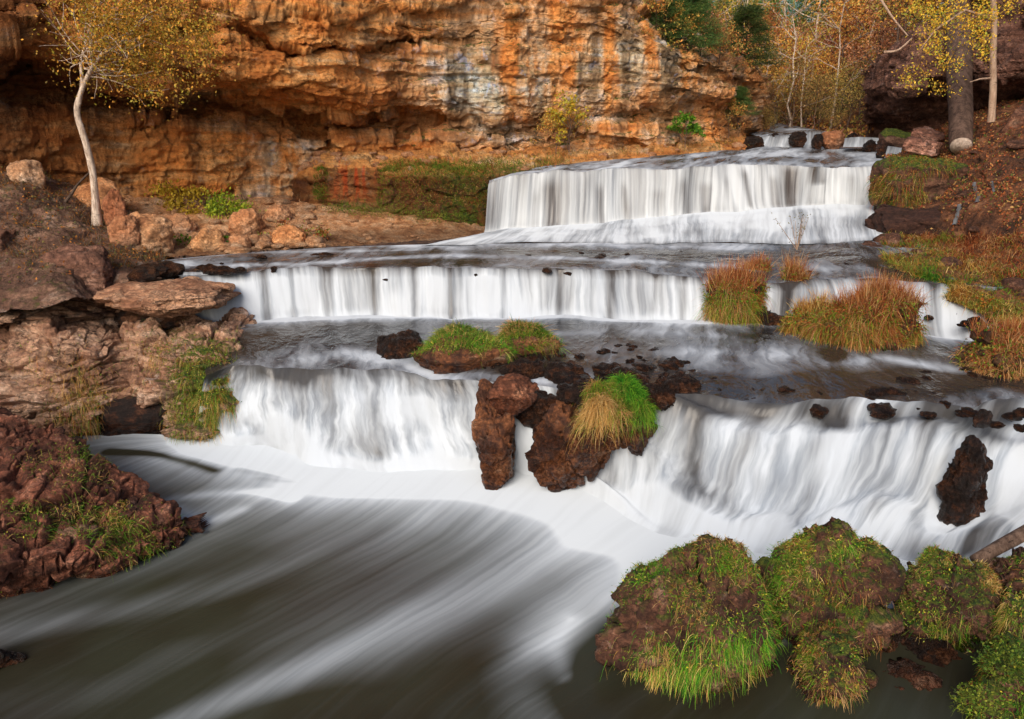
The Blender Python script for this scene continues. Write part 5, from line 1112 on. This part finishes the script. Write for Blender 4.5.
# yellow and green creepers on the rubble
def creeper(name, label, blobs, pal, n, seed, Y, s=.05):
    rs = np.random.RandomState(seed); pts = []
    for bx, by, sx, sy in blobs:
        a = rs.normal(size=(n, 2)) * .6; pts.append(np.array([Q(bx + u * sx, by + v * sy, Y + .02 * (215 - (by + v * sy)) + y) for (u, v), y in zip(a, rs.normal(size=n) * .12)]))
    p = np.concatenate(pts); c = p.mean(0); lf = leaves(p - c, rs.uniform(.6, 1.2, len(p)) * s, pick(pal, len(p), rs), rs)
    stt = [tube([q - c, q - c + np.array([rs.normal() * .1, .05, -.35])], [.008, .012], 4, False) for q in p[::40]]
    e = empty(name, c, label, 'plant'); obj('leaves', vmesh('leaves', [lf], M['leaf']), e); obj('stem', tubes('stem', stt, M['twig']), e)
creeper('yellow_creeper', 'bright yellow leaved creeper on the boulders under the cliff', [(165, 190, 14, 8), (178, 200, 16, 10), (195, 192, 12, 5), (190, 212, 12, 5), (172, 208, 8, 8)], [(.70, .52, .03), (.55, .42, .03), (.75, .60, .06)], 260, 701, 21.5)
creeper('green_creeper', 'yellow green bushy creeper right of the yellow one', [(222, 202, 14, 9), (238, 208, 14, 7), (214, 208, 8, 8)], [(.30, .36, .03), (.42, .44, .03), (.16, .24, .02)], 420, 702, 21.5, .045)
creeper('green_plant', 'dark green weeds at the waterline below the yellow creeper', [(183, 244, 10, 7), (222, 240, 8, 4)], GREEN, 300, 703, 20.2, .045)
creeper('green_plant', 'thin yellow green weeds near the end of the gravel shore', [(262, 240, 8, 6), (300, 232, 10, 6), (282, 228, 6, 8), (322, 232, 6, 5)], YG + RUST, 160, 704, 20.8, .04)
creeper('green_plant', 'soft green shrub at the left edge of the bank', [(10, 168, 16, 10), (26, 180, 12, 8), (0, 180, 12, 10)], [(.10, .14, .03), (.16, .18, .04), (.07, .09, .02)], 600, 705, 20.0, .045)
# scrub covering the left bank
L_, N_ = LG[40:].reshape(-1, 3), LN[40:].reshape(-1, 3); rsb = np.random.RandomState(710); i = rsb.randint(0, len(L_), 16000); pp = L_[i]; cc = pp.mean(0)
k1 = fbm(pp * 1.1, 3, 3) > -.1; pp = pp[k1]
bl = blades(pp - cc, rsb.normal(size=(len(pp), 3)) * .6 + np.array([0, -.2, .7]), rsb.uniform(.08, .35, len(pp)), np.full(len(pp), .008), rsb.uniform(0, .6, len(pp)), pick(RUST + [(.16, .12, .09), (.22, .17, .12), (.12, .12, .04), (.3, .22, .16)], len(pp), rsb), rsb)
i = rsb.randint(0, len(L_), 9000); lf = leaves(L_[i] - cc + rsb.normal(size=(9000, 3)) * .06, rsb.uniform(.015, .04, 9000), pick(RUST + [(.14, .13, .04), (.2, .16, .05)], 9000, rsb), rsb)
o = obj('undergrowth', vmesh('undergrowth', [bl, lf]), None, tuple(cc)); tag(o, 'tangled brown scrub covering the left bank', 'undergrowth', kind='stuff')
# fallen leaves on the right bank
L_, N_ = RG[150:].reshape(-1, 3), RN[150:].reshape(-1, 3); i = rsb.randint(0, len(L_), 16000); cc = L_.mean(0)
pp = L_[i]; pa, pb = proj(pp); kk = (fbm(pp * .9, 3, 9) > -.3) & ((pb < 200) | (pa > 990 + 25 * fbm(pp * 2, 2, 8)) | (rsb.uniform(0, 1, len(pp)) < .12)); pp = pp[kk] + rsb.normal(size=(kk.sum(), 3)) * .02 + np.array([0, -.02, .03])
lf = leaves(pp - cc, rsb.uniform(.02, .05, len(pp)), pick([(.34, .10, .03), (.48, .17, .05), (.24, .07, .03), (.5, .3, .1), (.12, .15, .03)], len(pp), rsb), rsb)
o = obj('leaf_litter', vmesh('leaf_litter', [lf]), None, tuple(cc)); tag(o, 'fallen russet leaves over the right bank', 'leaves', kind='stuff')
# leaf speckle on the hillside floor
i = rsb.randint(0, len(hill), 14000); cc = hill.mean(0); pp = hill[i] + rsb.normal(size=(14000, 3)) * np.array([.3, .3, .2]) + np.array([0, 0, .1])
o = obj('hillside_brush', vmesh('hillside_brush', [leaves(pp - cc, rsb.uniform(.05, .13, len(pp)), pick(ORG + RED + OLV, len(pp), rsb), rsb)]), None, tuple(cc)); tag(o, 'russet brush covering the hillside', 'brush', kind='stuff')
# big log with its pale cut end, leaning down the right bank
A, B = Q(961, 146, 23.6), Q(957, -40, 31)
e = empty('leaning_log', A, 'huge grey log leaning down the right bank with a pale round cut end', 'log')
pth = np.linspace(A, B, 20) - A; obj('log_body', tubes('log_body', [tube(pth, np.linspace(.30, .46, 20), 24, False, .12, 9)], M['greybark']), e)
dirn = pth[1] / np.linalg.norm(pth[1]); obj('cut_end', tubes('cut_end', [tube([-dirn * .012, dirn * .06], [.285, .285], 24, True, .03, 9)], M['cutwood']), e)
# thin trunk with yellow crown
mt = empty('maple_tree', Q(991, 122, 23.5), 'thin trunked tree with bright yellow orange leaves on the right bank', 'tree'); b0 = np.array(mt.location)
out = [tube(cr(px_path([(991, 122, 23.5), (993, 90, 23.5), (993, 54, 23.4), (994, 10, 23.4), (985, -40, 23.2)]), np.linspace(0, 4, 20)) - b0, np.linspace(.10, .07, 20), 9, False, .1, 2),
       tube(px_path([(993, 78, 23.5), (980, 79, 23.2), (970, 82, 23)]) - b0, [.035, .025, .01], 6, False), tube(px_path([(994, 20, 23.4), (965, 10, 23), (935, 30, 22.8), (920, 50, 22.8)]) - b0, [.05, .035, .02, .008], 6, False), tube(px_path([(994, 0, 23.4), (960, -15, 23), (930, -10, 22.9)]) - b0, [.05, .035, .015], 6, False)]
obj('trunk', tubes('trunk', out, M['palestem']), mt)
pts = []
for bx, by, sx, sy in [(960, 15, 34, 18), (935, 40, 18, 18), (975, 35, 16, 16), (950, 62, 16, 12), (985, 10, 16, 18), (925, 8, 22, 14), (915, 78, 16, 10), (935, 88, 20, 6), (985, 50, 8, 12), (1010, 0, 12, 14)]:
    k = int(6 * sx * sy / 3); a = rr.normal(size=(k, 2)) * .6; pts.append(np.array([Q(bx + u * sx, by + v * sy, 23.0 + y) for (u, v), y in zip(a, rr.normal(size=k) * .4)]))
pts = np.concatenate(pts) - b0; pts = pts[fbm(pts * 2.6, 3, 15) > -.15]
obj('crown', vmesh('crown', [leaves(pts, rr.uniform(.022, .045, len(pts)), pick([(.62, .34, .03), (.50, .22, .03), (.32, .32, .04), (.7, .42, .05)], len(pts), rr), rr)], M['leaf']), mt)
# bare pale branches above the outcrop
for k, (L, lb) in enumerate([([(878, -5, 27), (893, 18, 26.8), (908, 36, 26.6)], 'bare white branch slanting down over the outcrop'), ([(884, 52, 26.8), (898, 50, 26.6), (912, 38, 26.6)], 'crooked bare white branch on the outcrop face')]):
    o = obj('bare_branch', tubes('bare_branch', [tube(cr(px_path(L), np.linspace(0, 2, 12)), np.linspace(.045, .02, 12), 6)], M['palestem'])); tag(o, lb, 'branch')
# sapling above the slim grass column, yellow weed on the right dome
b0 = P(797, 246, 2.75) * 0 + Q(797, 250, 16.6); e = empty('sapling', b0, 'thin grey sapling above the slim rust grass column', 'sapling'); out = []; tl = []
for k in range(9):
    d = np.array([rr.normal() * .35, rr.normal() * .3, 1]); out.append(tube([np.zeros(3), d * .35, d * rr.uniform(.5, .75)], [.008, .006, .003], 4, False)); tl += [d * t for t in np.linspace(.25, .75, 10)]
obj('stem', tubes('stem', out, M['palestem']), e); tl = np.array(tl) + rr.normal(size=(90, 3)) * .04
obj('leaves', vmesh('leaves', [leaves(tl, np.full(90, .022), pick([(.35, .32, .22), (.25, .25, .12)], 90, rr), rr)], M['leaf']), e)
b0 = Q(980, 325, 15.2); e = empty('yellow_weed', b0, 'small yellow orange weed on top of the straw coloured dome', 'plant'); d = np.array([.02, 0, .5])
obj('stem', tubes('stem', [tube([np.zeros(3), d], [.008, .004], 4, False)], M['twig']), e); tl = d * rr.uniform(.4, 1.1, (60, 1)) + rr.normal(size=(60, 3)) * .08
obj('leaves', vmesh('leaves', [leaves(tl, np.full(60, .035), pick([(.7, .38, .03), (.6, .2, .03)], 60, rr), rr)], M['leaf']), e)

# ------------------------------------------------------------------ light
W = bpy.data.worlds.new('World'); SC.world = W; W.use_nodes = True; nt = W.node_tree
sky = nt.nodes.new('ShaderNodeTexSky'); sky.sky_type = 'NISHITA'; sky.sun_disc = False
EL, AZ = R(34), R(200)      # azimuth: sun behind the camera, slightly to its left
sky.sun_elevation = EL; sky.sun_rotation = AZ; sky.dust_density = 4; sky.air_density = 1.; sky.ozone_density = .6
nt.links.new(sky.outputs[0], nt.nodes['Background'].inputs[0]); nt.nodes['Background'].inputs[1].default_value = .135
sd = bpy.data.lights.new('sun', 'SUN'); sd.energy = 2.45; sd.angle = R(34); sd.color = (1, .93, .84)
so = bpy.data.objects.new('sun', sd); COL.objects.link(so)
from mathutils import Vector
dirv = Vector((math.sin(AZ) * math.cos(EL), math.cos(AZ) * math.cos(EL), math.sin(EL)))
so.rotation_euler = dirv.to_track_quat('Z', 'Y').to_euler()
SC.view_settings.view_transform = 'Standard'; SC.view_settings.look = 'None'; SC.view_settings.exposure = 0
SC.cycles.max_bounces = 5; SC.cycles.diffuse_bounces = 3; SC.cycles.glossy_bounces = 2; SC.cycles.transmission_bounces = 2
